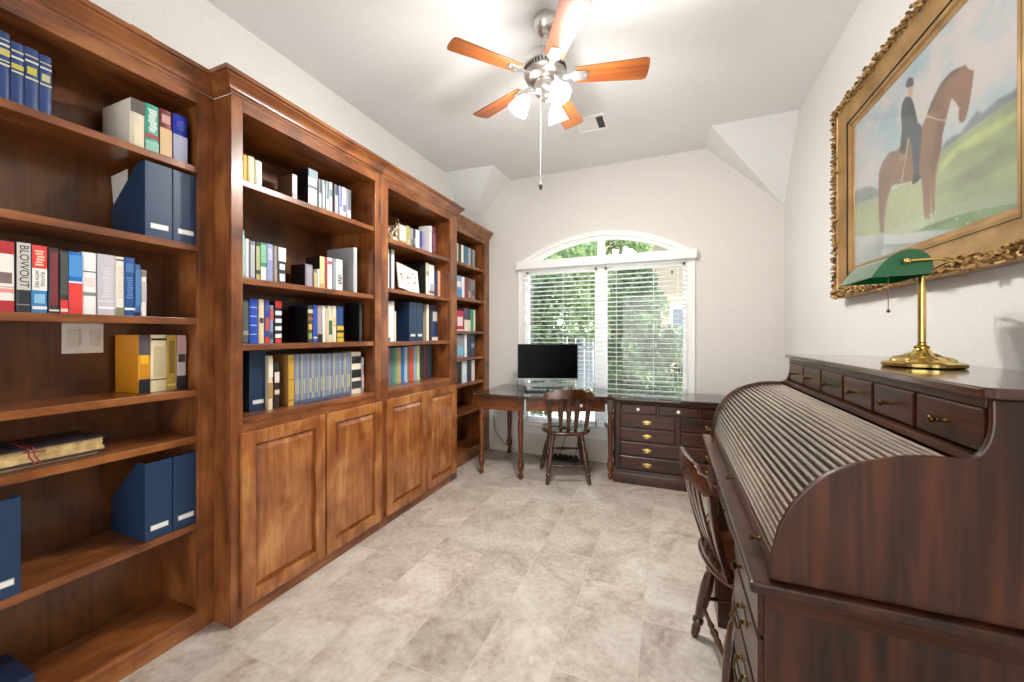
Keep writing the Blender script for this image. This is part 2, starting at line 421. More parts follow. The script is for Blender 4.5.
# ---------------------------------------------------------------- built-in cabinets
CROWN = [(0, 2.402), (.006, 2.402), (.006, 2.414), (.013, 2.42), (.016, 2.434), (.024, 2.446), (.036, 2.458), (.043, 2.464), (.043, 2.47), (.052, 2.474), (.052, 2.492), (0, 2.492)]
OZ1 = 2.352
def cabinet(label, nm, y0, y1, o0, o1, xf, shelves, base_z, crown, doors=None):
    r = thing(nm, label, 'bookcase' if not doors else 'cabinet', (xf-.2, (y0+y1)/2, 0), group='built-in bookcases along the left wall')
    xb = -2.245; e = .0006; i0, i1 = o0-.010, o1+.010
    part(r, 'side_panel', B(xb, xf-.02, y0+e, i0, 0.001, 2.40), M_cv); part(r, 'side_panel', B(xb, xf-.02, i1, y1-e, 0.001, 2.40), M_cv)
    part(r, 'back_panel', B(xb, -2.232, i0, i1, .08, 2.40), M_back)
    part(r, 'top_panel', B(-2.232, xf-.02, i0, i1, OZ1, OZ1+.02), M_ch)
    f = MB(); f.box(xf-.02, xf, y0+e, o0, .001, 2.402); f.box(xf-.02, xf, o1, y1-e, .001, 2.402)
    part(r, 'stile', f, M_cv, bevel=.0015)
    part(r, 'top_rail', B(xf-.02, xf, o0, o1, OZ1-.008, 2.402), M_ch, bevel=.0015)
    for z in shelves: part(r, 'shelf', B(-2.232, xf-.012, i0, i1, z-.029, z), M_ch, bevel=.002)
    mb = MB(); mb.moulding(crown, CROWN); part(r, 'crown_moulding', mb, M_ch, smooth=35)
    if not doors:
        part(r, 'shelf', B(-2.232, xf-.021, i0, i1, base_z-.022, base_z), M_ch, bevel=.001, label='floor board of the bookcase')
        part(r, 'base_rail', B(xf-.02, xf, o0, o1, .001, base_z+.004), M_ch, bevel=.002)
    else:
        part(r, 'counter', B(-2.232, xf-.0005, o0+.0005, o1-.0005, base_z-.028, base_z), M_ch, bevel=.003)
        part(r, 'apron_rail', B(xf-.02, xf, o0, o1, .855, base_z-.028), M_ch)
        part(r, 'base_rail', B(xf-.02, xf-.0005, o0, o1, .001, .07), M_ch)
        part(r, 'centre_stile', B(xf-.02, xf, doors[0][1]-.03, doors[1][0]+.03, .07, .86), M_cv)
        for a, b_ in doors:
            xa, xd = xf, xf+.02; z0, z1 = .065, .868; sw_ = .062
            fr = MB(); fr.box(xa, xd, a, a+sw_, z0, z1); fr.box(xa, xd, b_-sw_, b_, z0, z1); fr.box(xa, xd, a+sw_, b_-sw_, z0, z0+sw_); fr.box(xa, xd, a+sw_, b_-sw_, z1-sw_, z1)
            d = part(r, 'door', fr, M_door, bevel=.003)
            P = MB(); A_, B_, C_, D_ = a+sw_, b_-sw_, z0+sw_, z1-sw_
            def rg(x, k): return [(x, A_+k, C_+k), (x, B_-k, C_+k), (x, B_-k, D_-k), (x, A_+k, D_-k)]
            P.rings([rg(xa+.001, 0), rg(xa+.004, 0), rg(xa+.004, .007), rg(xa+.018, .032), rg(xa+.0195, .033)])
            part(d, 'raised_panel', P, M_door, smooth=20)
    return r
cabinet('nearest tall shallow bookcase holding blue boxes and a light switch', 'bookcase', .2, 1.135, .26, 1.072, -1.94,
        (2.068, 1.719, 1.393, 1.075, .868, .48), .085, [(-1.94, .2), (-1.94, 1.135)])
cabinet('deep cabinet beside the near bookcase, two doors below three shelves', 'cabinet', 1.135, 2.115, 1.187, 2.052, -1.82,
        (2.039, 1.585, 1.274), .934, [(-1.94, 1.135), (-1.82, 1.135), (-1.82, 2.1149)], ((1.172, 1.632), (1.642, 2.096)))
cabinet('deep two-door cabinet farther along, with floral card and driftwood figure', 'cabinet', 2.115, 3.125, 2.182, 3.01, -1.82,
        (2.0, 1.648, 1.267), .934, [(-1.82, 2.1151), (-1.82, 3.125), (-1.94, 3.125)], ((2.15, 2.62), (2.63, 3.09)))
cabinet('farthest narrow shallow bookcase next to the back wall and desk', 'bookcase', 3.1255, 4.066, 3.17, 3.945, -1.94,
        (2.05, 1.697, 1.355, 1.081, .814, .519), .115, [(-1.94, 3.1255), (-1.94, 4.066)])
top('wood_offcut', B(-2.13, -2.11, .915, .985, 2.404, 2.635), mat('B48A4C', .7), 'small tan board standing on top of the nearest bookcase', 'board', bevel=.001)

# ---------------------------------------------------------------- books
BOOKS = [
 ('A1', 2.068, -1.985, [
  (0.528, 0.025, 0.226, 0.16, '1F3A70', [(0.52, 0.55, 'C9C29A'), (0.58, 0.6, 'C9C29A'), (0.66, 0.76, 'B9AE6A'), (0.8, 0.83, 'D8D4C0'), (0.88, 0.9, 'C9C29A'), (0.03, 0.05, 'E8E6DC')], 'leftmost of four blue cloth volumes with gilt bands on top shelf of nearest tall bookcase'),
  (0.555, 0.027, 0.21, 0.16, '223C72', [(0.52, 0.55, 'C9C29A'), (0.58, 0.66, 'B9B04A'), (0.74, 0.77, 'D8D4C0'), (0.84, 0.87, 'C9C29A'), (0.03, 0.05, 'E8E6DC')], 'second from left of four blue gilt-banded volumes on top shelf of nearest tall bookcase'),
  (0.584, 0.031, 0.212, 0.16, '203A70', [(0.5, 0.53, 'C9C29A'), (0.58, 0.7, 'B9B04A'), (0.77, 0.8, 'D8D4C0'), (0.86, 0.88, 'C9C29A'), (0.03, 0.05, 'E8E6DC')], 'third from left of four blue gilt-banded volumes on top shelf of nearest tall bookcase'),
  (0.617, 0.028, 0.208, 0.16, '243E75', [(0.5, 0.53, 'C9C29A'), (0.57, 0.69, 'B9B98A'), (0.77, 0.8, 'D8D4C0'), (0.86, 0.88, 'C9C29A'), (0.03, 0.05, 'E8E6DC')], 'rightmost of four blue cloth volumes with gilt bands on top shelf of nearest tall bookcase'),
  (0.857, 0.045, 0.197, 0.212, 'CFC6B0', [(0.72, 1, '55504A'), (0.1, 0.5, 'E0D2B0')], 'fat cream paperback with pages facing left on top shelf of nearest tall bookcase'),
  (0.904, 0.045, 0.201, 0.16, '3E9A86', [(0.45, 0.92, 'DCE4DE'), (0.3, 0.4, '8A2630'), (0.05, 0.25, '7FB8AA')], 'teal paperback with pale slanted lettering on top shelf of nearest tall bookcase'),
  (0.952, 0.044, 0.205, 0.16, '6E1F26', [(0.05, 0.62, 'C9A878'), (0.72, 0.9, 'B98E88')], 'maroon paperback with tan lettering on top shelf of nearest tall bookcase'),
  (1.0, 0.053, 0.21, 0.16, '1F34B8', [(0.03, 0.58, 'C4CCE8'), (0.7, 0.9, '5668D0')], 'bright blue paperback with silver lettering on top shelf of nearest tall bookcase'),
 ]),
 ('A3', 1.393, -1.985, [
  (0.526, 0.036, 0.228, 0.16, 'EDE9E4', [(0, 0.16, 'B8323A'), (0.82, 1, 'B02E36'), (0.27, 0.33, 'E09A90'), (0.34, 0.36, 'C8A8A0'), (0.4, 0.56, '7A6A66')], 'white hardback with red top and bottom bands on third shelf of nearest tall bookcase'),
  (0.566, 0.031, 0.231, 0.16, '2A2E34', [(0.32, 1, 'C9C8C0'), (0.1, 0.12, '8A8A88')], 'grey and black hardback titled BLOWOUT on third shelf of nearest tall bookcase'),
  (0.599, 0.035, 0.229, 0.16, '3382BE', [(0.33, 0.66, 'F0EEE8'), (0.66, 1, 'DC4038'), (0.05, 0.1, 'F0EEE8'), (0.14, 0.28, '8FC0E0'), (0.7, 0.94, 'EBC8B0')], 'red, white and blue hardback titled PLAYING WITH FIRE on third shelf of nearest tall bookcase'),
  (0.638, 0.025, 0.227, 0.16, '3A2C30', [(0.12, 0.94, '7A3438'), (0.03, 0.06, 'E8E4E0')], 'dark hardback with dull red lettering on third shelf of nearest tall bookcase'),
  (0.665, 0.019, 0.223, 0.16, '2E332F', [(0, 0.22, 'E03A34'), (0.03, 0.08, 'F0D8D0'), (0.3, 0.96, '4A504A')], 'slim black paperback with a red foot on third shelf of nearest tall bookcase'),
  (0.685, 0.036, 0.223, 0.16, '1A6FC4', [(0, 0.5, 'E0413A'), (0.5, 0.53, 'F2F0EA'), (0.6, 0.95, '4A90D4')], 'hardback blue above and red below on third shelf of nearest tall bookcase'),
  (0.721, 0.036, 0.229, 0.16, 'F1EFEC', [(0.3, 0.36, '8A8A8C'), (0.68, 0.7, '555A60'), (0.45, 0.6, 'E4D6D2')], 'white hardback with small grey type on third shelf of nearest tall bookcase'),
  (0.762, 0.049, 0.23, 0.16, 'C6C4CC', [(0.3, 0.8, 'D8D6DC'), (0.1, 0.14, 'F4F4F4'), (0.22, 0.24, 'E6E4EA')], 'thick silver grey hardback on third shelf of nearest tall bookcase'),
  (0.813, 0.024, 0.229, 0.16, 'EFE6DA', [(0, 0.14, '8A8A72'), (0.3, 0.85, 'D8CDBE'), (0.93, 0.96, '333333')], 'slim cream hardback with a green foot on third shelf of nearest tall bookcase'),
  (0.838, 0.033, 0.231, 0.16, '214E8C', [(0.1, 0.14, 'E8ECF0'), (0.3, 0.68, '5C86B8'), (0.75, 0.9, '4A76AC')], 'mid blue hardback with pale lettering on third shelf of nearest tall bookcase'),
  (0.872, 0.017, 0.208, 0.16, '33659C', [(0.0, 0.08, '1C2A44'), (0.2, 0.9, '4C7CB0')], 'thin blue paperback with dark foot on third shelf of nearest tall bookcase'),
  (0.891, 0.017, 0.189, 0.16, 'E8E6E2', [(0.85, 1, '8A7C78'), (0.3, 0.75, 'B8B6B4')], 'thin white paperback at right end of row on third shelf of nearest tall bookcase'),
 ]),
 ('A4', 1.075, -2.03, [
  (0.902, 0.039, 0.243, 0.179, 'D89A1E', [(0, 0.24, '1E1E26'), (0.24, 0.5, 'C88818'), (0.5, 0.65, 'E8B428'), (0.65, 1, '5A5058')], 'orange and black hardback with cover showing beside light switch in nearest bookcase'),
  (0.943, 0.055, 0.243, 0.16, 'EBDDB4', [(0.9, 0.94, '222222'), (0.25, 0.8, 'CFC29A'), (0.2, 0.23, '777060')], 'thick cream hardback with small black dot beside light switch in nearest bookcase'),
  (1.0, 0.033, 0.242, 0.16, 'C8AC60', [(0.0, 1, 'B89A48'), (0.08, 0.12, 'E8C860'), (0.3, 0.9, '8A7430')], 'gold hardback with brown lettering beside light switch in nearest bookcase'),
  (1.036, 0.037, 0.241, 0.16, 'C8A8A4', [(0, 0.25, '2A2A2E'), (0.25, 0.5, 'B8B8B6'), (0.5, 0.65, '3A3A3E'), (0.65, 0.95, 'C09C9A')], 'pink and black hardback at right end beside light switch in nearest bookcase'),
 ]),
 ('MA1', 2.039, -1.93, [
  (1.257, 0.023, 0.162, 0.16, 'D9B64A', [], 'yellow slim book at left end on top shelf of first deep cabinet'),
  (1.285, 0.032, 0.166, 0.16, 'E9D9B0', [(0.0, 0.2, 'B09070')], 'cream slim book next to the yellow one on top shelf of first deep cabinet'),
  (1.321, 0.035, 0.161, 0.16, 'D8DCD0', [(0.1, 0.9, 'EDF0E6')], 'pale green slim book with white centre on top shelf of first deep cabinet'),
  (1.529, 0.03, 0.168, 0.12, 'E8E4E4', [(0.3, 0.36, 'A89090')], 'white-spined book with brown patterned cover on top shelf of first deep cabinet'),
  (1.631, 0.062, 0.242, 0.12, 'C4CDD4', [(0.8, 1, '8FA2B0'), (0.1, 0.5, 'E8ECEF'), (0.55, 0.6, '5A5F66')], 'thick black book with silvery spine on top shelf of first deep cabinet'),
  (1.698, 0.024, 0.206, 0.16, '5A5C60', [(0.1, 0.6, 'C8C8C8')], 'charcoal slim volume right of the silver spine on top shelf of first deep cabinet'),
  (1.724, 0.024, 0.209, 0.16, '9AA4AC', [(0.2, 0.9, 'C0C8CC')], 'pale steel grey slim volume mid row on top shelf of first deep cabinet'),
  (1.75, 0.027, 0.212, 0.16, '7A8890', [(0.1, 0.5, 'D0D4D4')], 'slate grey slim volume mid row on top shelf of first deep cabinet'),
  (1.779, 0.025, 0.216, 0.16, 'C2C8CA', [(0.6, 0.8, '8090A0')], 'white grey slim volume before dark gap on top shelf of first deep cabinet'),
  (1.817, 0.032, 0.216, 0.16, '4A5058', [(0.1, 0.7, 'C0B8C0')], 'black slim volume after dark gap on top shelf of first deep cabinet'),
  (1.852, 0.028, 0.219, 0.16, '8088B8', [(0.1, 0.4, 'D8D4E0')], 'violet slim volume near right end on top shelf of first deep cabinet'),
  (1.882, 0.032, 0.221, 0.16, 'D2D4D6', [(0.3, 0.5, '7878A0')], 'white slim volume near right end on top shelf of first deep cabinet'),
  (1.916, 0.04, 0.221, 0.16, '6E747C', [(0.1, 0.4, 'D0D0D4')], 'grey volume at right end on top shelf of first deep cabinet'),
 ]),
 ('MA2', 1.585, -1.93, [
  (1.251, 0.016, 0.243, 0.16, '8FC8C4', [(0.1, 0.9, 'B0DCD8')], 'tall pale teal book at left end on second shelf of first deep cabinet'),
  (1.27, 0.019, 0.206, 0.16, 'EEF0F2', [(0, 0.1, 'B0B4C8')], 'white book beside the tall teal one on second shelf of first deep cabinet'),
  (1.292, 0.029, 0.201, 0.16, '8A88A0', [(0.1, 0.9, 'C8C8CC')], 'grey violet book on second shelf of first deep cabinet'),
  (1.324, 0.02, 0.202, 0.16, '4A5A3A', [(0.05, 0.2, 'C8B880'), (0.3, 0.9, 'B8C090')], 'slim dark green patterned book on second shelf of first deep cabinet'),
  (1.347, 0.03, 0.204, 0.16, '4E9E78', [(0.03, 0.4, 'E4ECE4'), (0.5, 0.95, '86C4A0')], 'green book with white lower half on second shelf of first deep cabinet'),
  (1.381, 0.034, 0.206, 0.16, '9AA4D4', [(0.6, 0.9, 'D8DCF0')], 'lavender blue book on second shelf of first deep cabinet'),
  (1.419, 0.022, 0.202, 0.16, '9C948C', [(0.1, 0.4, 'C8A8A0')], 'slim taupe book on second shelf of first deep cabinet'),
  (1.444, 0.044, 0.205, 0.16, '3A444C', [(0.1, 0.3, 'E8ECEE'), (0.4, 0.55, 'E8ECEE'), (0.62, 0.98, 'E8ECEE')], 'white book with navy bars ending left cluster on second shelf of first deep cabinet'),
  (1.611, 0.049, 0.139, 0.12, '8A8494', [(0.1, 0.9, 'A8A2B0')], 'small grey violet book with black cover side on second shelf of first deep cabinet'),
  (1.665, 0.027, 0.109, 0.16, '8A7A5A', [(0.1, 0.9, 'C8BC94')], 'short tan paperback on second shelf of first deep cabinet'),
  (1.694, 0.014, 0.123, 0.16, 'F0EEE6', [], 'very thin white booklet beside tan paperback on second shelf of first deep cabinet'),
  (1.711, 0.035, 0.202, 0.12, 'E6D2A0', [(0.05, 0.2, 'C8A870')], 'cream book with black cover side on second shelf of first deep cabinet'),
  (1.749, 0.016, 0.204, 0.16, 'A04A48', [], 'thin brick red book on second shelf of first deep cabinet'),
  (1.767, 0.035, 0.205, 0.16, 'ECEAE6', [(0.8, 0.9, 'C0606A')], 'white book with pink mark on second shelf of first deep cabinet'),
  (1.805, 0.026, 0.206, 0.16, '7E8C98', [(0.1, 0.9, 'A0A8B4')], 'slate blue grey book on second shelf of first deep cabinet'),
  (1.834, 0.05, 0.207, 0.16, 'F2F2F0', [(0.25, 0.55, '3A3A3C')], 'white book with black emblem on second shelf of first deep cabinet'),
  (1.975, 0.029, 0.335, 0.235, 'DDE0E4', [(0, 1, 'C8CCD2')], 'tall silver slipcase at right end on second shelf of first deep cabinet'),
 ]),
 ('MA3', 1.274, -1.915, [
  (1.25, 0.026, 0.215, 0.16, '3A4440', [(0.05, 0.95, '5A6A64'), (0.2, 0.3, 'A0A8A0')], 'dark grey green book at left end on third shelf of first deep cabinet'),
  (1.282, 0.04, 0.223, 0.16, '2452C0', [(0.2, 0.22, 'D0D8F0'), (0.4, 0.42, 'D0D8F0'), (0.6, 0.62, 'D0D8F0'), (0.8, 0.82, 'D0D8F0')], 'royal blue book with thin pale bands on third shelf of first deep cabinet'),
  (1.329, 0.027, 0.224, 0.16, 'ECDDB8', [(0.46, 0.58, '4A4640')], 'cream book with dark label on third shelf of first deep cabinet'),
  (1.358, 0.027, 0.219, 0.16, '3A50A0', [(0, 0.15, 'D04840'), (0.3, 0.6, 'C85A50'), (0.75, 0.9, '5060A8')], 'blue book with red patches on third shelf of first deep cabinet'),
  (1.387, 0.019, 0.197, 0.16, '8AA0C0', [(0.1, 0.3, '4A5060'), (0.6, 0.9, 'C86060')], 'slim pale blue book on third shelf of first deep cabinet'),
  (1.415, 0.036, 0.223, 0.16, '22283A', [(0, 0.1, 'D84A40'), (0.12, 0.22, 'F0F0F0'), (0.3, 0.4, 'F0F0F0'), (0.48, 0.58, 'F0F0F0'), (0.66, 0.76, 'F0F0F0'), (0.84, 1, 'C8302C')], 'navy book with white bars and red ends on third shelf of first deep cabinet'),
  (1.614, 0.032, 0.21, 0.149, '4A4A30', [(0.1, 0.25, '9AB070'), (0.35, 0.5, 'E0B84A'), (0.6, 0.7, '9A5A3A'), (0.8, 0.9, 'D0C8A0')], 'multicoloured book with black cover side on third shelf of first deep cabinet'),
  (1.651, 0.027, 0.218, 0.16, '2A52B8', [(0.1, 0.15, 'E0E0E0')], 'slim blue book mid row on third shelf of first deep cabinet'),
  (1.681, 0.033, 0.217, 0.16, 'A89C9C', [(0, 0.22, '1E1E22')], 'taupe book with black foot on third shelf of first deep cabinet'),
  (1.717, 0.018, 0.217, 0.16, 'F2EEE8', [], 'thin white book mid row on third shelf of first deep cabinet'),
  (1.737, 0.017, 0.204, 0.16, 'DCC8A8', [], 'thin tan book mid row on third shelf of first deep cabinet'),
  (1.757, 0.033, 0.219, 0.16, 'D8D4BC', [(0.2, 0.6, '4A6A4A')], 'cream book with green centre on third shelf of first deep cabinet'),
  (1.792, 0.027, 0.222, 0.16, 'E8E0C8', [(0.4, 0.7, 'D8C890')], 'slim ivory book on third shelf of first deep cabinet'),
  (1.823, 0.052, 0.223, 0.16, '2A4E88', [(0, 0.45, 'D8B830'), (0.25, 0.33, '3A3A20'), (0.1, 0.14, '5A7A30')], 'book blue above and yellow below on third shelf of first deep cabinet'),
  (2.013, 0.023, 0.256, 0.131, '33363C', [(0.1, 0.9, '4A4E54')], 'wide black picture book at right end on third shelf of first deep cabinet'),
 ]),
 ('MA4', 0.934, -1.9, [
  (1.367, 0.025, 0.276, 0.16, 'E6D9BC', [(0.2, 0.5, 'B08A50'), (0.6, 0.95, 'EFE9DA')], 'cream book beside the navy box in lowest open bay of first deep cabinet'),
  (1.401, 0.027, 0.243, 0.16, '2A2420', [(0.3, 0.4, 'D8D0C0'), (0.55, 0.78, 'E0D8C8')], 'short black book with white lettering in lowest open bay of first deep cabinet'),
  (1.48, 0.034, 0.275, 0.12, 'D2B25A', [(0.05, 0.95, 'C8A040'), (0.1, 0.12, '8A6A20'), (0.5, 0.52, '8A6A20')], 'gilt-spined book with tan leather side in lowest open bay of first deep cabinet'),
  (1.519, 0.011, 0.276, 0.16, '7F8DAA', [(0.0, 0.08, '5A6A8A'), (0.2, 0.5, 'A8A894')], 'slim grey blue volume in long matching run in lowest bay of first deep cabinet'),
  (1.532, 0.011, 0.276, 0.16, '9AA2AC', [(0.0, 0.08, '5A6A8A'), (0.2, 0.5, 'B8B8A8')], 'slim grey blue volume in long matching run in lowest bay of first deep cabinet'),
  (1.545, 0.012, 0.275, 0.16, '6A7A9C', [(0.0, 0.08, '5A6A8A'), (0.2, 0.5, '8A96AE')], 'slim grey blue volume in long matching run in lowest bay of first deep cabinet'),
  (1.559, 0.011, 0.275, 0.16, 'B4B09C', [(0.0, 0.08, '5A6A8A'), (0.2, 0.5, 'A8A894')], 'slim grey blue volume in long matching run in lowest bay of first deep cabinet'),
  (1.572, 0.012, 0.275, 0.16, '8A94A4', [(0.0, 0.08, '5A6A8A'), (0.2, 0.5, 'B8B8A8')], 'slim grey blue volume in long matching run in lowest bay of first deep cabinet'),
  (1.586, 0.012, 0.274, 0.16, '7F8DAA', [(0.0, 0.08, '5A6A8A'), (0.2, 0.5, '8A96AE')], 'slim grey blue volume in long matching run in lowest bay of first deep cabinet'),
  (1.6, 0.012, 0.274, 0.16, '9AA2AC', [(0.0, 0.08, '5A6A8A'), (0.2, 0.5, 'A8A894')], 'slim grey blue volume in long matching run in lowest bay of first deep cabinet'),
  (1.614, 0.012, 0.274, 0.16, '6A7A9C', [(0.0, 0.08, '5A6A8A'), (0.2, 0.5, 'B8B8A8')], 'slim grey blue volume in long matching run in lowest bay of first deep cabinet'),
  (1.628, 0.013, 0.273, 0.16, 'B4B09C', [(0.0, 0.08, '5A6A8A'), (0.2, 0.5, '8A96AE')], 'slim grey blue volume in long matching run in lowest bay of first deep cabinet'),
  (1.643, 0.012, 0.273, 0.16, '8A94A4', [(0.0, 0.08, '5A6A8A'), (0.2, 0.5, 'A8A894')], 'slim grey blue volume in long matching run in lowest bay of first deep cabinet'),
  (1.658, 0.012, 0.272, 0.16, '7F8DAA', [(0.0, 0.08, '5A6A8A'), (0.2, 0.5, 'B8B8A8')], 'slim grey blue volume in long matching run in lowest bay of first deep cabinet'),
  (1.672, 0.013, 0.272, 0.16, '9AA2AC', [(0.0, 0.08, '5A6A8A'), (0.2, 0.5, '8A96AE')], 'slim grey blue volume in long matching run in lowest bay of first deep cabinet'),
  (1.687, 0.013, 0.272, 0.16, '6A7A9C', [(0.0, 0.08, '5A6A8A'), (0.2, 0.5, 'A8A894')], 'slim grey blue volume in long matching run in lowest bay of first deep cabinet'),
  (1.703, 0.013, 0.271, 0.16, 'B4B09C', [(0.0, 0.08, '5A6A8A'), (0.2, 0.5, 'B8B8A8')], 'slim grey blue volume in long matching run in lowest bay of first deep cabinet'),
  (1.718, 0.013, 0.271, 0.16, '8A94A4', [(0.0, 0.08, '5A6A8A'), (0.2, 0.5, '8A96AE')], 'slim grey blue volume in long matching run in lowest bay of first deep cabinet'),
  (1.733, 0.014, 0.271, 0.16, '7F8DAA', [(0.0, 0.08, '5A6A8A'), (0.2, 0.5, 'A8A894')], 'slim grey blue volume in long matching run in lowest bay of first deep cabinet'),
  (1.749, 0.014, 0.27, 0.16, '9AA2AC', [(0.0, 0.08, '5A6A8A'), (0.2, 0.5, 'B8B8A8')], 'slim grey blue volume in long matching run in lowest bay of first deep cabinet'),
  (1.765, 0.014, 0.27, 0.16, '6A7A9C', [(0.0, 0.08, '5A6A8A'), (0.2, 0.5, '8A96AE')], 'slim grey blue volume in long matching run in lowest bay of first deep cabinet'),
  (1.781, 0.014, 0.269, 0.16, 'B4B09C', [(0.0, 0.08, '5A6A8A'), (0.2, 0.5, 'A8A894')], 'slim grey blue volume in long matching run in lowest bay of first deep cabinet'),
  (1.798, 0.014, 0.269, 0.16, '8A94A4', [(0.0, 0.08, '5A6A8A'), (0.2, 0.5, 'B8B8A8')], 'slim grey blue volume in long matching run in lowest bay of first deep cabinet'),
  (1.814, 0.015, 0.269, 0.16, '7F8DAA', [(0.0, 0.08, '5A6A8A'), (0.2, 0.5, '8A96AE')], 'slim grey blue volume in long matching run in lowest bay of first deep cabinet'),
  (1.831, 0.015, 0.268, 0.16, '9AA2AC', [(0.0, 0.08, '5A6A8A'), (0.2, 0.5, 'A8A894')], 'slim grey blue volume in long matching run in lowest bay of first deep cabinet'),
  (1.848, 0.015, 0.268, 0.16, '6A7A9C', [(0.0, 0.08, '5A6A8A'), (0.2, 0.5, 'B8B8A8')], 'slim grey blue volume in long matching run in lowest bay of first deep cabinet'),
  (1.865, 0.015, 0.267, 0.16, 'B4B09C', [(0.0, 0.08, '5A6A8A'), (0.2, 0.5, '8A96AE')], 'slim grey blue volume in long matching run in lowest bay of first deep cabinet'),
  (1.883, 0.015, 0.267, 0.16, '8A94A4', [(0.0, 0.08, '5A6A8A'), (0.2, 0.5, 'A8A894')], 'slim grey blue volume in long matching run in lowest bay of first deep cabinet'),
  (1.9, 0.016, 0.267, 0.16, '7F8DAA', [(0.0, 0.08, '5A6A8A'), (0.2, 0.5, 'B8B8A8')], 'slim grey blue volume in long matching run in lowest bay of first deep cabinet'),
  (1.929, 0.081, 0.271, 0.16, 'E6E0D0', [(0.72, 0.9, '26262A'), (0.38, 0.58, '26262A'), (0.12, 0.3, '3A3A3C')], 'cream book with three black emblems in lowest open bay of first deep cabinet'),
  (2.014, 0.023, 0.233, 0.16, '9A9CA0', [(0.1, 0.5, 'C0A8B0')], 'thin grey book at right end in lowest open bay of first deep cabinet'),
 ]),
 ('MB1', 1.996, -1.93, [
  (2.45, 0.081, 0.17, 0.16, 'E6DED0', [(0, 0.3, 'A08A68')], 'fat cream book beside driftwood figure on top shelf of second deep cabinet'),
  (2.534, 0.042, 0.184, 0.16, 'B0AC60', [(0.0, 0.4, 'C8B880')], 'olive yellow book on top shelf of second deep cabinet'),
  (2.579, 0.04, 0.176, 0.16, 'A8A0A4', [(0.2, 0.5, '7A7078')], 'grey mauve book on top shelf of second deep cabinet'),
  (2.622, 0.03, 0.181, 0.16, '3A444E', [(0.3, 0.6, '88A0A8')], 'dark slate book on top shelf of second deep cabinet'),
  (2.655, 0.05, 0.183, 0.16, 'F2F2F2', [], 'bright white book on top shelf of second deep cabinet'),
  (2.709, 0.033, 0.187, 0.16, '3C4878', [(0.0, 0.3, '7A70C0')], 'slim indigo book on top shelf of second deep cabinet'),
  (2.745, 0.016, 0.192, 0.16, '8A8AC8', [], 'very thin lilac book on top shelf of second deep cabinet'),
  (2.858, 0.027, 0.268, 0.12, 'F0F0EE', [(0.8, 1, 'D0D0D0')], 'white photo book with grey scene on cover on top shelf of second deep cabinet'),
  (2.888, 0.061, 0.269, 0.16, '6A3A38', [(0.2, 0.8, '8A5A70')], 'red brown book at right end on top shelf of second deep cabinet'),
 ]),
 ('MB2', 1.648, -1.93, [
  (2.307, 0.022, 0.302, 0.16, 'E8ECEE', [], 'tall white book at left end on second shelf of second deep cabinet'),
  (2.332, 0.019, 0.307, 0.16, '2C3C58', [], 'tall navy book between white ones on second shelf of second deep cabinet'),
  (2.354, 0.032, 0.315, 0.16, 'F2F2F0', [(0.1, 0.9, 'E8E8EC')], 'tall white book right of the navy one on second shelf of second deep cabinet'),
  (2.794, 0.048, 0.288, 0.198, 'D4CCB8', [(0.0, 0.6, 'F0EEEA'), (0.62, 0.75, 'A09880')], 'large cream and black book behind floral card on second shelf of second deep cabinet'),
  (2.844, 0.08, 0.28, 0.16, 'F0F2F4', [(0.1, 0.4, 'B8C0C8'), (0.1, 0.2, '80706A')], 'thick white book on second shelf of second deep cabinet'),
  (2.937, 0.041, 0.24, 0.16, '2E4468', [(0.2, 0.5, '7A4A50')], 'navy paperback on second shelf of second deep cabinet'),
  (2.981, 0.034, 0.246, 0.16, 'E8A880', [(0, 1, 'F0C0A0')], 'slim peach book at right end on second shelf of second deep cabinet'),
 ]),
 ('MB3', 1.267, -1.93, [
  (2.302, 0.034, 0.295, 0.16, 'DDE2E6', [(0, 0.1, '6A6A90')], 'pale grey tall book at left end on third shelf of second deep cabinet'),
  (2.339, 0.047, 0.301, 0.16, 'F4F4F2', [], 'white tall book second from left on third shelf of second deep cabinet'),
  (2.389, 0.018, 0.228, 0.16, 'E2DCC0', [], 'short cream booklet on third shelf of second deep cabinet'),
  (2.808, 0.034, 0.318, 0.12, 'F2E8D8', [], 'cream book with beige cover side on third shelf of second deep cabinet'),
  (2.855, 0.025, 0.332, 0.16, '22262C', [], 'black book second from right on third shelf of second deep cabinet'),
  (2.883, 0.093, 0.331, 0.16, '22355E', [(0.55, 0.82, 'C8C8C4'), (0, 0.1, 'E8E0D8'), (0.85, 1, '2A2A30')], 'navy book with white patch at right end on third shelf of second deep cabinet'),
 ]),
 ('MB4', 0.931, -1.96, [
  (2.351, 0.031, 0.281, 0.16, '8A6A90', [(0.0, 0.08, '8A6A90')], 'purple volume of the colourful matching set in lowest open bay of second deep cabinet'),
  (2.384, 0.034, 0.282, 0.16, '4E8A84', [(0.0, 0.08, '4E8A84')], 'teal volume of the colourful matching set in lowest open bay of second deep cabinet'),
  (2.421, 0.03, 0.283, 0.16, '6FA880', [(0.0, 0.08, '6FA880')], 'sage green volume of the colourful matching set in lowest open bay of second deep cabinet'),
  (2.454, 0.049, 0.284, 0.16, 'C4B078', [(0.0, 0.08, 'C4B078')], 'tan volume of the colourful matching set in lowest open bay of second deep cabinet'),
  (2.508, 0.035, 0.285, 0.16, '2E74C0', [(0.0, 0.08, '2E74C0')], 'bright blue volume of the colourful matching set in lowest open bay of second deep cabinet'),
  (2.547, 0.037, 0.286, 0.16, 'B8C8E4', [(0.0, 0.08, 'B8C8E4')], 'pale blue volume of the colourful matching set in lowest open bay of second deep cabinet'),
  (2.588, 0.022, 0.287, 0.16, '7A8050', [(0.0, 0.08, '7A8050')], 'olive volume of the colourful matching set in lowest open bay of second deep cabinet'),
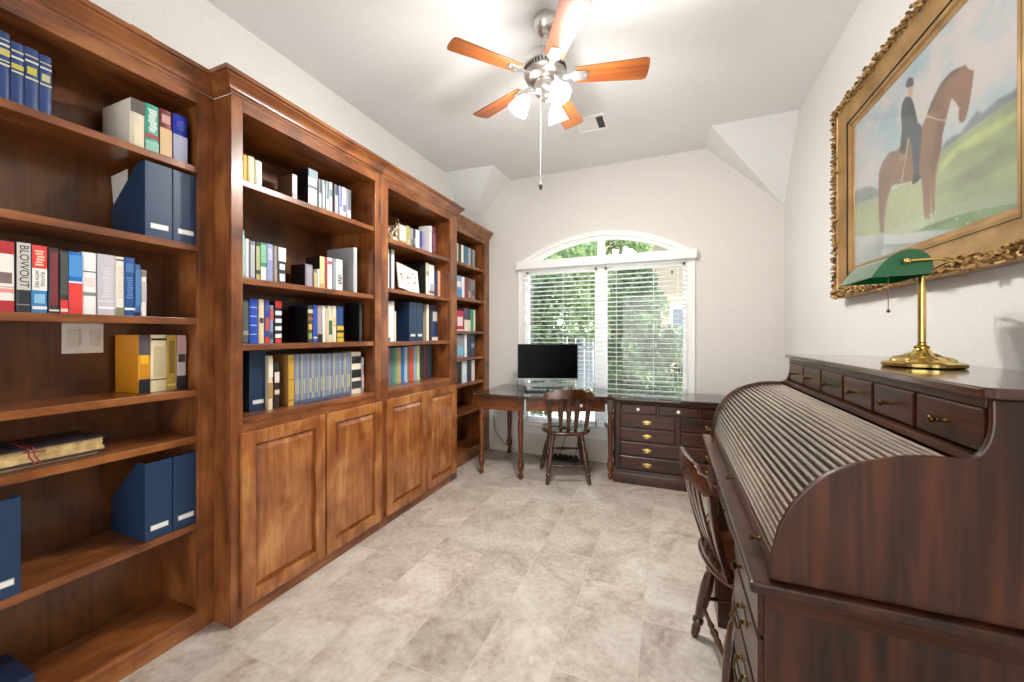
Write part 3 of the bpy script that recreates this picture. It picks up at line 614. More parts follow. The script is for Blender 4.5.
  (2.614, 0.05, 0.288, 0.16, 'E04A3C', [(0.0, 0.08, 'E04A3C')], 'red volume of the colourful matching set in lowest open bay of second deep cabinet'),
  (2.668, 0.041, 0.289, 0.16, '88B8CC', [(0.0, 0.08, '88B8CC')], 'sky blue volume of the colourful matching set in lowest open bay of second deep cabinet'),
  (2.713, 0.036, 0.29, 0.16, 'DDE0A0', [(0.0, 0.08, 'DDE0A0')], 'pale yellow volume of the colourful matching set in lowest open bay of second deep cabinet'),
  (2.753, 0.052, 0.291, 0.16, '26301E', [(0.0, 0.08, '26301E')], 'dark green volume of the colourful matching set in lowest open bay of second deep cabinet'),
  (2.808, 0.051, 0.292, 0.16, '5A1F30', [(0.0, 0.08, '5A1F30')], 'maroon volume of the colourful matching set in lowest open bay of second deep cabinet'),
  (2.862, 0.04, 0.293, 0.16, '1E3A3A', [(0.0, 0.08, '1E3A3A')], 'dark teal volume of the colourful matching set in lowest open bay of second deep cabinet'),
  (2.905, 0.031, 0.294, 0.16, '14203A', [(0.0, 0.08, '14203A')], 'midnight blue volume of the colourful matching set in lowest open bay of second deep cabinet'),
 ]),
 ('C1', 2.05, -2.0, [
  (3.421, 0.046, 0.198, 0.16, 'CFC8B4', [], 'cream book at left end on top shelf of farthest bookcase'),
  (3.475, 0.05, 0.198, 0.16, '4A4238', [], 'dark brown book on top shelf of farthest bookcase'),
  (3.531, 0.046, 0.202, 0.16, 'F0F0EE', [], 'white book on top shelf of farthest bookcase'),
  (3.585, 0.052, 0.201, 0.16, '3E7C98', [], 'teal blue book on top shelf of farthest bookcase'),
  (3.644, 0.038, 0.201, 0.16, '7A828A', [], 'grey book on top shelf of farthest bookcase'),
  (3.688, 0.041, 0.201, 0.16, 'B8BCC4', [], 'light grey book on top shelf of farthest bookcase'),
  (3.736, 0.042, 0.201, 0.16, '5A6A78', [], 'slate book on top shelf of farthest bookcase'),
  (3.785, 0.048, 0.198, 0.16, '9AA0A4', [], 'silver grey book at right end on top shelf of farthest bookcase'),
 ]),
 ('C2', 1.697, -2.0, [
  (3.421, 0.113, 0.223, 0.16, '88A4C8', [(0, 0.4, '4A8CC0'), (0.5, 0.75, 'F0F0F0')], 'wide blue and white book on second shelf of farthest bookcase'),
  (3.54, 0.057, 0.224, 0.16, 'F0E8EC', [], 'white slim book on second shelf of farthest bookcase'),
  (3.605, 0.058, 0.23, 0.16, '8A3430', [], 'brick red book on second shelf of farthest bookcase'),
  (3.67, 0.059, 0.224, 0.16, '6A6460', [(0.1, 0.4, 'C8A898')], 'grey brown book on second shelf of farthest bookcase'),
  (3.736, 0.097, 0.223, 0.16, '8C8A88', [(0.2, 0.5, '5A6068')], 'grey book at right end on second shelf of farthest bookcase'),
 ]),
 ('C3', 1.355, -2.0, [
  (3.421, 0.156, 0.21, 0.16, 'B81C2C', [(0.25, 0.7, 'E8D8D4'), (0, 0.08, 'E8E0D8')], 'wide red book with white picture on third shelf of farthest bookcase'),
  (3.586, 0.136, 0.241, 0.16, '4A3C58', [(0, 0.5, 'ECE2CC')], 'book violet above and cream below on third shelf of farthest bookcase'),
  (3.729, 0.073, 0.239, 0.16, '3E9A70', [], 'green slim book on third shelf of farthest bookcase'),
  (3.806, 0.033, 0.236, 0.16, 'E8E4D4', [], 'thin cream book at right end on third shelf of farthest bookcase'),
 ]),
 ('C4', 1.081, -2.0, [
  (3.421, 0.173, 0.23, 0.16, '8A9098', [(0.1, 0.5, '7AB8D8')], 'wide grey book with blue picture on fourth shelf of farthest bookcase'),
  (3.598, 0.05, 0.244, 0.16, 'F0F2F4', [], 'white slim book on fourth shelf of farthest bookcase'),
  (3.658, 0.064, 0.244, 0.16, '2E3A54', [], 'navy slim book on fourth shelf of farthest bookcase'),
  (3.729, 0.098, 0.238, 0.16, '3A4660', [(0.4, 0.6, '98A0B0')], 'dark blue book at right end on fourth shelf of farthest bookcase'),
 ]),
 ('C5', 0.814, -2.0, [
  (3.421, 0.117, 0.228, 0.16, '1C1C20', [], 'black wide book on fifth shelf of farthest bookcase'),
  (3.542, 0.106, 0.227, 0.16, 'D8E6EC', [(0.4, 0.9, 'F2F4F4')], 'white blue book on fifth shelf of farthest bookcase'),
  (3.658, 0.091, 0.226, 0.16, '2A3448', [], 'navy book on fifth shelf of farthest bookcase'),
  (3.756, 0.071, 0.223, 0.16, 'EDE4D8', [], 'cream book at right end on fifth shelf of farthest bookcase'),
 ]),
]

TITLE = {'titled BLOWOUT': [('BLOWOUT', .028, .66, 0, '22242A')], 'titled PLAYING WITH FIRE': [('PLAYING', .0125, .5, .006, '22242A'), ('WITH FIRE', .0125, .5, -.007, '22242A')]}
GROUPS = {'A1': 'books on the top shelf of the nearest bookcase', 'A3': 'books on the third shelf of the nearest bookcase', 'A4': 'books beside the light switch',
  'MA1': 'books on the top shelf of the first deep cabinet', 'MA2': 'books on the second shelf of the first deep cabinet', 'MA3': 'books on the third shelf of the first deep cabinet', 'MA4': 'volumes in the lowest open bay of the first deep cabinet',
  'MB1': 'books on the top shelf of the second deep cabinet', 'MB2': 'books on the second shelf of the second deep cabinet', 'MB3': 'books on the third shelf of the second deep cabinet', 'MB4': 'colourful volumes of the second deep cabinet',
  'C1': 'books on the top shelf of the farthest bookcase', 'C2': 'books on the second shelf of the farthest bookcase', 'C3': 'books on the third shelf of the farthest bookcase', 'C4': 'books on the fourth shelf of the farthest bookcase', 'C5': 'books on the fifth shelf of the farthest bookcase'}
COVER = {'multicoloured': '141416', 'white-spined': '5A4030', 'thick black': '141518', 'black cover side': '16161A', 'and black book behind': '2A2A28', 'fat cream': 'CFC6B0', 'cover showing': 'D8901E', 'tan leather side': 'A87A40', 'beige cover': 'D0B89A', 'silver slipcase': 'A8ACB2', 'black picture': '141416'}
def book(key, x, z, y0, wd_, h, dep, col, bands, label):
    """spine faces the room (+X) at x; boards either side; pages between"""
    side = col
    for k, c_ in COVER.items():
        if k in label: side = c_
    z += .0006; y1 = y0+wd_; bt = min(.0028, wd_*.16); rd = min(.004, wd_*.2)
    cv = MB()
    cv.box(x-dep, x-rd, y0, y0+bt, z, z+h, 1); cv.box(x-dep, x-rd, y1-bt, y1, z, z+h, 1)
    n_ = 6; out = [(x-rd+rd*math.sin(PI*i/n_)**.6, y0+wd_*i/n_) for i in range(n_+1)]
    inn = [(px-.0022, min(max(py, y0+.0012), y1-.0012)) for px, py in out]
    cv.prism(out+inn[::-1], 'z', z, z+h)
    o = link('book', cv, [mat(col, .42), mat(side, .42)], (x, (y0+y1)/2, z)); o.location = (x, (y0+y1)/2, z)
    tag(o, label, 'book', GROUPS[key])
    g = .003 if h > .12 else .0015
    fat = 'pages facing left' in label
    part(o, 'page_block', B(x-dep+.004, x-rd-.0005, y0+bt if not fat else y0-.001, y1-bt, z+g, z+h-g), M_page)
    if bands:
        cols = []; pb = MB(); k_title = any(q in label for q in TITLE)
        for a, b_, c_ in bands:
            if c_ not in cols: cols.append(c_)
            k = cols.index(c_)
            wide = (b_-a) > .11 and a > .05 and b_ < .95 and (b_-a) < .9 and wd_ > .02
            txt = wide and not (k_title and c_ == 'F0EEE8') and c_ != side and key not in ('MA4', 'MB4')
            ya, yb = (y0+wd_*.16, y1-wd_*.16) if txt else (y0+.0008, y1-.0008)
            if txt and b_-a > .2 and (b_-a) < .7 and key in ('A1', 'A3', 'MA2'):      # rows of worn, unreadable type
                nn = int((b_-a)*h/.009)
                for q in range(nn):
                    zz = z+h*a+(b_-a)*h*q/nn; jit = random.uniform(0, .25)*(yb-ya)
                    pb.box(x-.0005, x+.0007, ya+jit, yb-random.uniform(0, .25)*(yb-ya), zz, zz+(b_-a)*h/nn*.62, k)
            else:
                pb.box(x-.0015, x+.0004+.00005*k, ya, yb, z+h*a+.0004, z+h*b_-.0004, k)
        part(o, 'spine_print', pb, [mat(c_, .4) for c_ in cols])
    for k, L_ in TITLE.items():
        if k in label:
            for s_, sz, fz, dy, c_ in L_:
                lettering(o, s_, sz, mat(c_, .5), Matrix(((0, 0, 1, .0011), (0, 1, 0, dy), (-1, 0, 0, h*fz), (0, 0, 0, 1))))
    return o
for key, Z_, X_, items in BOOKS:
    z = {'MB1': 2.0, 'MB4': .934}.get(key, Z_)
    prev = -9
    for y0, wd_, h, dep, col, bands, label in items:
        y0 = max(y0, prev+.0006); book(key, X_, z, y0, wd_, min(h, .31), dep, col, bands, label); prev = y0+wd_

# ---------------------------------------------------------------- magazine boxes and other shelf things
M_navy = mat('1A3656', .42, name='navy_board'); M_label = mat('E8E8E4', .5, name='label_card')
def file_box(x, y0, y1, z, h, dep, label, lab=True, group='navy magazine boxes'):
    z += .0006; t = .003; r = thing('magazine_box', label, 'box', (x, (y0+y1)/2, z), group=group)
    low = h*.45
    prof = [(x-dep, z), (x, z), (x, z+h), (x-.055, z+h), (x-dep, z+low)]
    mb = MB(); mb.prism(prof, 'y', y0, y0+t); mb.prism(prof, 'y', y1-t, y1)
    part(r, 'side_wall', mb, M_navy)
    part(r, 'front_wall', B(x-t, x+.0003, y0+t, y1-t, z, z+h), M_navy, bevel=.0008)
    part(r, 'back_wall', B(x-dep, x-dep+t, y0+t, y1-t, z, z+low), M_navy); part(r, 'bottom', B(x-dep+t, x-t, y0+t, y1-t, z, z+t), M_navy)
    if lab:
        w_ = y1-y0
        p = part(r, 'label_holder', B(x+.0003, x+.0015, y0+w_*.18, y1-w_*.14, z+.035, z+.058), M_silver, bevel=.0005)
        part(p, 'card', B(x+.0015, x+.0018, y0+w_*.21, y1-w_*.17, z+.038, z+.055), M_label)
    return r
file_box(-1.962, .892, .984, 1.719, .305, .255, 'navy magazine box with a loose paper in it, second shelf nearest bookcase')
file_box(-1.962, .988, 1.078, 1.719, .305, .255, 'navy magazine box in the corner of second shelf, nearest bookcase')
file_box(-1.962, .892, .984, .48, .315, .255, 'navy magazine box left of a pair on low shelf, nearest bookcase')
file_box(-1.962, .988, 1.078, .48, .315, .255, 'navy magazine box right of a pair on low shelf, nearest bookcase')
file_box(-1.955, .475, .566, .48, .313, .255, 'lone navy magazine box at left end of low shelf, nearest bookcase')
file_box(-1.925, 1.286, 1.372, .934, .303, .25, 'navy magazine box left of the long matching run, first deep cabinet')
file_box(-1.925, 2.556, 2.648, 1.267, .313, .25, 'navy magazine box left of a pair on third shelf, second deep cabinet')
file_box(-1.925, 2.651, 2.743, 1.267, .313, .25, 'navy magazine box right of a pair on third shelf, second deep cabinet')


lp_ = MB(); lp_.prism([(-2.228, 2.0), (-2.10, 2.012), (-2.10, 1.75), (-2.209, 1.87)], 'y', .8962, .8968)
top('loose_paper', lp_, mat('D8D6D0', .7), 'pale sheet poking out of the left magazine box on second shelf', 'paper')
nb = thing('storage_box', 'dark navy box lying flat at the bottom of the nearest bookcase', 'box', (-2.08, .53, .0856))
part(nb, 'body', B(-2.20, -1.985, .44, .603, .0856, .15), mat('16243C', .5), bevel=.002); part(nb, 'lid', B(-2.203, -1.982, .437, .606, .15, .18), mat('1A2A44', .45), bevel=.003)
part(nb, 'label', B(-1.982, -1.981, .45, .50, .095, .115), M_label)
# ledgers
def ledger(label, x0, x1, y0, y1, z0, z1, cov, tie):
    r = thing('ledger', label, 'ledger', ((x0+x1)/2, (y0+y1)/2, z0), group='old ledgers lying on the shelf')
    part(r, 'lower_board', B(x0, x1, y0, y1, z0, z0+.004), mat(cov, .6), bevel=.001)
    part(r, 'upper_board', B(x0, x1+.001, y0, y1-.004, z1-.004, z1), mat(cov, .45), bevel=.001)
    pg = MB(); n_ = 8
    for k in range(n_):
        a = z0+.004+(z1-z0-.008)*k/n_; e_ = random.uniform(0, .006)
        pg.box(x0+.004, x1-.004-e_, y0+.003, y1-.006-e_, a, a+(z1-z0-.008)/n_)
    part(r, 'page_block', pg, mottled('old_pages', 'A88A58', 'D8BC84', 30, .8))
    if tie:
        t = MB()
        for y in (.60, .612): t.tube([(x0+.05, y, z1+.002), (x1+.003, y-.01, z1+.002), (x1+.006, y-.008, (z0+z1)/2), (x1+.005, y+.004, z0+.004), (x1+.008, y+.006, z0-.006)], .0022, 6)
        t.tube([(x1+.006, .59, z1-.004), (x1+.01, .575, z1-.008), (x1+.008, .6, z1-.012), (x1+.009, .63, z1-.014)], .0022, 6)
        part(r, 'tie', t, mat('8A3434', .7), smooth=50)
ledger('thin worn ledger under the larger one on fifth shelf', -2.21, -1.99, .36, .772, .8686, .884, '5A4438', False)
ledger('large dark tied ledger lying on top of the thinner one', -2.21, -1.988, .35, .79, .8845, .936, '2E2A36', True)
# driftwood figure and floral card
dw = MB()
def limb(p, d, L_, r, depth):
    pts = [Vector(p)]; d = Vector(d).normalized(); rs = [r]
    for i in range(5):
        d = (d+Vector((random.uniform(-.3, .3), random.uniform(-.3, .3), random.uniform(-.1, .3)))).normalized(); pts.append(pts[-1]+d*L_/5); rs.append(r*(1-.16*(i+1)))
    dw.tube(pts, rs, 6)
    if depth:
        for i in (2, 3, 4): limb(pts[i], (d+Vector((random.uniform(-.8, .8), random.uniform(-1, 1), random.uniform(-.2, .6)))), L_*.55, r*.6, depth-1)
random.seed(3)
for a in range(6): limb((-1.95+random.uniform(-.02, .02), 2.36+a*.015, 2.008), (random.uniform(-.3, .3), random.uniform(-.7, .7), 1), .10, .014, 1)
limb((-1.95, 2.42, 2.06), (0, .1, 1), .13, .012, 1); limb((-1.95, 2.36, 2.03), (.1, -.4, 1), .08, .014, 1)
dw.ball((-1.95, 2.40, 2.035), .045, sc=(.8, 1.1, .9)); dw.ball((-1.95, 2.43, 2.10), .028, sc=(.8, 1, 1.3))
dw.v = [(x, y-.018, z) for x, y, z in dw.v]
top('driftwood_figure', dw, mottled('driftwood', '6E5032', 'E6D8BC', 40, .7, lo=.4, hi=.6), 'pale branching driftwood figure on top shelf of second deep cabinet', 'figurine', smooth=50)
cd = thing('floral_card', 'square floral print panel leaning on second shelf, second deep cabinet', 'picture', (-1.90, 2.53, 1.6486), 0)
mb = MB(); mb.box(-.004, .004, -.125, .125, 0, .205); p = part(cd, 'panel', mb, mat('C8B8A8', .6), local=True)
fl = MB()
random.seed(11)
fl.box(.004, .0045, -.121, .121, .004, .201, 0)
for i in range(46):
    y, z = random.uniform(-.09, .09), random.uniform(.03, .17); r_ = random.uniform(.005, .014); q = random.choice((1, 1, 2, 3, 0))
    fl.turned((.0045, y, z), (.0048+i*.00002, y, z), [(0, r_), (1, r_*.95)], 8, q)
part(cd, 'print', fl, [mat('EFE8E2', .6), mat('D8A8A0', .6), mat('B8B4B0', .6), mat('6A5450', .6)], local=True)
cd.rotation_euler = (math.radians(-9), math.radians(-13), 0)
cd.location = (-1.875, 2.49, 1.655)

# ---------------------------------------------------------------- corner desk by the window
LEG = [(0, .016), (.015, .020), (.05, .024), (.07, .016), (.085, .013), (.10, .020), (.14, .029), (.18, .031), (.215, .026), (.235, .017), (.25, .022), (.265, .017), (.30, .018), (.55, .024), (.68, .027), (.73, .022), (.75, .027), (.765, .020), (.80, .018), (.84, .027), (.865, .022), (.87, .022)]
def desk_leg(par, x, y, ztop):
    zb = ztop-.115
    m = MB(); L_ = zb
    m.turned((x, y, .001), (x, y, zb), [(t/.87, r) for t, r in LEG], 16)
    m.box(x-.024, x+.024, y-.024, y+.024, zb, ztop)
    return part(par, 'leg', m, M_kz, bevel=0, smooth=35)
DT = .765
dk = thing('corner_desk', 'dark wooden corner desk with turned legs and polished top under the window', 'desk', (-1.1, 3.6, 0))
FR = [(-1.72, 4.035), (-1.72, 3.245), (-1.205, 3.245), (-.462, 3.535), (-.462, 4.035)]
m = MB(); m.prism(FR, 'z', DT-.026, DT)
part(dk, 'top', m, M_top, bevel=.006)
m = MB(); m.prism([(-1.712, 4.03), (-1.712, 3.253), (-1.21, 3.253), (-.468, 3.54), (-.468, 4.03)], 'z', DT+.0003, DT+.0055); part(dk, 'glass_sheet', m, M_pane)
za, zb_ = DT-.145, DT-.0265
def panel_between(par, nm, p, q, t, z0, z1, mt, bevel=.001, off=0):
    p, q = Vector((*p, 0)), Vector((*q, 0)); d = (q-p).normalized(); n_ = Vector((d.y, -d.x, 0))
    a, b_ = p+n_*(off), p+n_*(off-t); c_, e_ = q+n_*(off-t), q+n_*off
    m = MB(); m.prism([(v.x, v.y) for v in (a, b_, c_, e_)], 'z', z0, z1)
    return part(par, nm, m, mt, bevel=bevel)
panel_between(dk, 'apron', (-1.635, 3.285), (-1.285, 3.285), .02, za, zb_, M_kx)
panel_between(dk, 'apron', (-1.68, 3.98), (-1.68, 3.31), .02, za, zb_, M_kx)
panel_between(dk, 'apron', (-.52, 3.99), (-1.65, 3.99), .02, za, zb_, M_kx)
A_, B_ = Vector((-1.24, 3.30)), Vector((-.515, 3.585)); dv = (B_-A_)
panel_between(dk, 'apron', A_+dv*.04, B_-dv*.04, .02, za, zb_, M_kx)
for f0, f1 in ((.175, .455), (.53, .82)):
    dr = panel_between(dk, 'drawer', A_+dv*f0, A_+dv*f1, .012, za+.012, zb_-.006, wood('desk_drawer_front', '5A2A14', '84451F', 'A86A3A', axis='x'), .003, off=.0125)
    c_ = A_+dv*((f0+f1)/2); n_ = Vector((dv.y, -dv.x)).normalized(); c_ = c_+n_*.0125
    kb = MB(); z = (za+zb_)/2
    kb.turned((c_.x, c_.y, z), (c_.x+n_.x*.024, c_.y+n_.y*.024, z), [(0, .007), (.3, .006), (.5, .012), (.75, .015), (.92, .011), (1, .004)], 14)
    part(dr, 'knob', kb, M_cream, smooth=60)
for x, y in ((-1.66, 3.31), (-1.262, 3.31), (-1.66, 4.0), (-.505, 3.62), (-.505, 3.99)): desk_leg(dk, x, y, zb_)

ch = thing('drawer_chest', 'dark wooden chest of drawers with brass handles beside the corner desk', 'chest of drawers', (.06, 3.82, 0))
X0, X1, YF0 = -.45, .565, 3.585
part(ch, 'top', B(-.4605, .60, 3.535, 4.035, DT-.026, DT), M_top, bevel=.006)
part(ch, 'glass_sheet', B(-.455, .592, 3.543, 4.03, DT+.0003, DT+.0055), M_pane)
m = MB(); m.box(X0, X0+.02, YF0+.018, 4.02, .1, DT-.027); m.box(X1-.02, X1, YF0+.018, 4.02, .1, DT-.027); m.box(X0+.02, X1-.02, 4.0, 4.02, .1, DT-.027)
part(ch, 'side_panel', m, M_dz)
fx = MB(); fx.box(X0, -.415, YF0, YF0+.018, .1, DT-.027); fx.box(.535, X1, YF0, YF0+.018, .1, DT-.027); fx.box(-.415, .535, YF0+.004, YF0+.018, .1, DT-.027)
part(ch, 'front_frame', fx, M_dz, bevel=.001)
pl = MB(); pl.moulding([(X0, 4.02), (X0, YF0), (X1, YF0), (X1, 4.02)], [(0, .001), (.022, .001), (.022, .085), (.018, .098), (.008, .104), (.004, .115), (0, .115)][::1])
part(ch, 'plinth', pl, M_dy, smooth=35)
cm = MB(); cm.moulding([(X0, 4.02), (X0, YF0), (X1, YF0), (X1, 4.02)], [(0, DT-.055), (.006, DT-.055), (.016, DT-.04), (.02, DT-.027), (0, DT-.027)])
part(ch, 'cornice', cm, M_dy, smooth=35)
def bail(par, c_, nrm, s=1.0, mt=None, plate=True):
    """brass bail pull: shaped back plate, two posts, drooping handle; nrm is the outward plan direction"""
    mt = mt or M_brass; c_ = Vector(c_); n_ = Vector((*nrm, 0)); u = Vector((-n_.y, n_.x, 0)); Z = Vector((0, 0, 1))
    T = Matrix((( u.x, Z.x, n_.x, c_.x), (u.y, Z.y, n_.y, c_.y), (u.z, Z.z, n_.z, c_.z), (0, 0, 0, 1)))
    pm = MB(); pm.T = T
    o_ = [(-.044, .004), (-.036, .014), (-.026, .009), (-.018, .012), (-.010, .019), (0, .016), (.010, .019), (.018, .012), (.026, .009), (.036, .014), (.044, .004), (.034, -.008), (.022, -.006), (.014, -.015), (0, -.020), (-.014, -.015), (-.022, -.006), (-.034, -.008)]
    pm.rings([[(a*s, b*s, 0) for a, b in o_[::-1]], [(a*s, b*s, .002) for a, b in o_[::-1]]])
    for sx in (-1, 1): pm.turned((sx*.03*s, .004*s, .002), (sx*.03*s, .004*s, .016), [(0, .006*s), (.4, .004*s), (.8, .006*s), (1, .003*s)], 10)
    h = part(par, 'handle', pm, mt, smooth=50)
    bm_ = MB(); bm_.T = T
    bm_.tube([(-.03*s, .004*s, .013), (-.034*s, -.008*s, .018), (-.024*s, -.018*s, .022), (-.010*s, -.014*s, .022), (0, -.02*s, .022), (.010*s, -.014*s, .022), (.024*s, -.018*s, .022), (.034*s, -.008*s, .018), (.03*s, .004*s, .013)], .0027*s, 8)
    part(par, 'handle', bm_, mt, smooth=60)
def turned_knob(par, c_, d, r=.011, L_=.03, mt=None):
    k = MB(); c_ = Vector(c_); k.turned(c_, c_+Vector(d)*L_, [(0, r*.7), (.08, r*.55), (.3, r*.35), (.45, r*.6), (.55, r*.4), (.68, r*.8), (.82, r), (.95, r*.7), (1, r*.15)], 14)
    return part(par, 'knob', k, mt or M_abrass, smooth=60)
def bevel_front(par, x0, x1, y, z0, z1, mt, nm='drawer'):
    m = MB(); k = .007
    m.rings([[(x0, y+.004, z0), (x1, y+.004, z0), (x1, y+.004, z1), (x0, y+.004, z1)], [(x0, y-.006, z0), (x1, y-.006, z0), (x1, y-.006, z1), (x0, y-.006, z1)], [(x0+k, y-.012, z0+k), (x1-k, y-.012, z0+k), (x1-k, y-.012, z1-k), (x0+k, y-.012, z1-k)]])
    return part(par, nm, m, mt)
for a, b_ in ((-.41, -.108), (-.09, .222), (.24, .53)):
    d = bevel_front(ch, a, b_, YF0, .622, .706, M_dx)
    k = MB(); xc = (a+b_)/2; k.turned((xc, YF0-.012, .664), (xc, YF0-.036, .664), [(0, .007), (.3, .006), (.5, .012), (.75, .015), (.92, .011), (1, .004)], 14); part(d, 'knob', k, M_cream, smooth=60)
for z0, z1 in ((.498, .61), (.378, .488)):
    for a, b_ in ((-.41, .04), (.08, .53)):
        d = bevel_front(ch, a, b_, YF0, z0, z1, M_dx); bail(d, ((a+b_)/2, YF0-.012, (z0+z1)/2), (0, -1), .85)
for z0, z1 in ((.252, .368), (.126, .242)):
    d = bevel_front(ch, -.41, .53, YF0, z0, z1, M_dx)
    for x in (-.185, .305): bail(d, (x, YF0-.012, (z0+z1)/2), (0, -1), .85)

# ---------------------------------------------------------------- side chairs
def make_chair(label):
    r = thing('side_chair', label, 'chair', group='dark wooden side chairs')
    st = MB(); n_ = 40
    def ol(k, z, dish=0):
        P_ = []
        for i in range(n_):
            a = 2*PI*i/n_; cx, sy = math.cos(a), math.sin(a)
            e_ = .72
            x = .222*math.copysign(abs(cx)**e_, cx); y = .212*math.copysign(abs(sy)**e_, sy)
            x *= 1+.05*(y/.2)
            P_.append((x*k, y*k, z-dish*(1-.35*abs(cx))*(1 if y < .1 else .5)))
        return P_
    st.rings([ol(.80, .425), ol(.94, .430), ol(1, .442), ol(1, .452), ol(.97, .460), ol(.9, .462), ol(.75, .462, .006), ol(.5, .462, .012), ol(.2, .462, .014), ol(.02, .462, .014)])
    part(r, 'seat', st, M_chair, smooth=50, local=True)
    LP = [(0, .011), (.02, .014), (.10, .016), (.14, .012), (.16, .019), (.19, .020), (.215, .012), (.24, .016), (.36, .020), (.55, .0215), (.68, .018), (.72, .013), (.75, .019), (.78, .013), (.85, .017), (1, .013)]
    ft = {}
    for sx in (-1, 1):
        for fr in (-1, 1):
            foot = (sx*(.187 if fr < 0 else .215), -.195 if fr < 0 else .215, .001); hd = (sx*.125, -.12 if fr < 0 else .125, .435)
            ft[sx, fr] = (Vector(foot), Vector(hd))
            m = MB(); m.turned(foot, hd, [(t, r_*1.14) for t, r_ in LP], 14); part(r, 'leg', m, M_chair, smooth=50, local=True)
    def at(k, z): a, b_ = ft[k]; return a+(b_-a)*(z/.435)
    SP = [(0, .007), (.15, .009), (.3, .008), (.38, .013), (.42, .009), (.5, .016), (.58, .009), (.62, .013), (.7, .008), (.85, .009), (1, .007)]
    for a, b_, z in (((-1, -1), (1, -1), .155), ((-1, -1), (-1, 1), .185), ((1, -1), (1, 1), .185), ((-1, 1), (1, 1), .215)):
        m = MB(); m.turned(at(a, z), at(b_, z), SP, 10); part(r, 'stretcher', m, M_chair, smooth=50, local=True)
    def back(x0, z0f, x1, ws, th, ztop, ybow=0):
        """flat back member, bottom at the seat, top under the crest"""
        m = MB(); R = []; K = 10
        for i in range(K+1):
            t = i/K; z = .45+(ztop-.45)*t; y = -.165-.070*t-.012*math.sin(PI*t)+ybow*t; x = x0+(x1-x0)*t
            w_ = np.interp(t, [q[0] for q in ws], [q[1] for q in ws])/2
            R.append([(x-w_, y-th/2, z), (x+w_, y-th/2, z), (x+w_, y+th/2, z), (x-w_, y+th/2, z)])
        m.rings(R); return m
    for sx in (-1, 1):
        part(r, 'back_post', back(sx*.155, 0, sx*.178, [(0, .028), (.3, .036), (.7, .042), (1, .040)], .022, .80), M_chair, bevel=.004, local=True)
    for x0, x1 in ((-.065, -.075), (0, 0), (.065, .075)):
        part(r, 'back_slat', back(x0, 0, x1, [(0, .028), (.25, .032), (.5, .044), (.62, .050), (.66, .038), (1, .038)], .010, .79, -.02), M_chair, bevel=.002, local=True)
    m = MB(); R = []; K = 36
    for i in range(K+1):
        x = -.222+.444*i/K; a = abs(x)
        zt = np.interp(a, [0, .10, .128, .145, .158, .185, .205, .222], [.852, .850, .842, .826, .824, .830, .822, .795])
        zb = np.interp(a, [0, .06, .12, .15, .19, .222], [.765, .768, .762, .765, .756, .775])
        y = -.236-.035*(1-(a/.222)**2)
        R.append([(x, y-.011, zb), (x, y-.012, (zb+zt)/2), (x, y-.008, zt-.003), (x, y, zt), (x, y+.008, zt-.004), (x, y+.012, (zb+zt)/2), (x, y+.011, zb)])
    m.rings(R); part(r, 'crest_rail', m, M_chair, smooth=45, local=True)
    return r
c1 = make_chair('dark wooden side chair pushed under the corner desk, back towards us')
c1.location = (-.8965, 3.52, 0); c1.rotation_euler = (0, 0, math.radians(21.3))
c2 = copy_tree(c1); c2['label'] = 'dark wooden side chair tucked into the rolltop desk at right'
c2.location = (.325, 1.73, 0); c2.rotation_euler = (0, 0, math.radians(-79))

# ---------------------------------------------------------------- monitor, riser, cables
mo = thing('monitor', 'black flat monitor with a silver lower edge standing on the desk', 'monitor', (-1.155, 3.80, .8176), math.radians(22.15))
m = MB(); m.box(-.306, .306, -.012, .016, .055, .406); m.box(-.2, .2, .016, .035, .12, .34); part(mo, 'housing', m, M_black, bevel=.002, local=True)
part(mo, 'screen', B(-.299, .299, -.0135, -.012, .062, .400), mat('020203', .2, spec=.15), local=True)
part(mo, 'chin', B(-.306, .306, -.014, .016, .043, .0548), M_silver, bevel=.002, local=True)
m = MB(); m.box(-.03, .03, -.005, .01, .009, .0425); m.box(-.11, .11, -.06, .06, .001, .0088); part(mo, 'stand', m, M_silver, bevel=.001, local=True)
rs = thing('monitor_riser', 'grey low riser shelf with thin dark legs under the monitor', 'riser', (-1.155, 3.80, DT+.006), math.radians(22.15))
part(rs, 'shelf', B(-.235, .235, -.10, .08, .030, .0466), mat('9A9CA0', .35, .2), bevel=.002, local=True)
for x in (-.225, .0, .225):
    for y in (-.09, .07): m = MB(); m.turned((x, y, 0.0002), (x, y, .0298), [(0, .006), (1, .006)], 10); part(rs, 'leg', m, M_black, local=True)
m = MB(); m.tube([(-1.42, 3.66, .86), (-1.43, 3.64, .82), (-1.40, 3.6, .775), (-1.36, 3.55, .7705), (-1.30, 3.56, .7705), (-1.32, 3.62, .7705), (-1.24, 3.64, .7705)], .0025, 7)
top('monitor_cable', m, M_black, 'thin black cable hanging from the monitor onto the desk', 'cable', smooth=60)
ps = thing('power_strip', 'black power strip tangled with cables on the floor under the desk', 'power strip', (-1.0, 3.97, 0.0005))
part(ps, 'body', B(-1.16, -.88, 3.945, 3.995, .0008, .035), M_black, bevel=.006)
for i in range(5): part(ps, 'plug', B(-1.135+i*.055, -1.105+i*.055, 3.955, 3.985, .035, .062), mat('18181A', .45), bevel=.004)
random.seed(5)
for k in range(3):
    pts = [(-1.15+.1*k, 3.97, .06)]
    for i in range(9): pts.append((-1.12+.12*k+.07*math.sin(i*1.3+k), 3.93+.035*math.cos(i*1.7+k)-.02*k, .012+.05*abs(math.sin(i*.9+k))))
    pts.append((-1.05+.1*k, 4.0, .45)); m = MB(); m.tube(pts, .0035, 6); part(ps, 'cable', m, M_black, smooth=60)
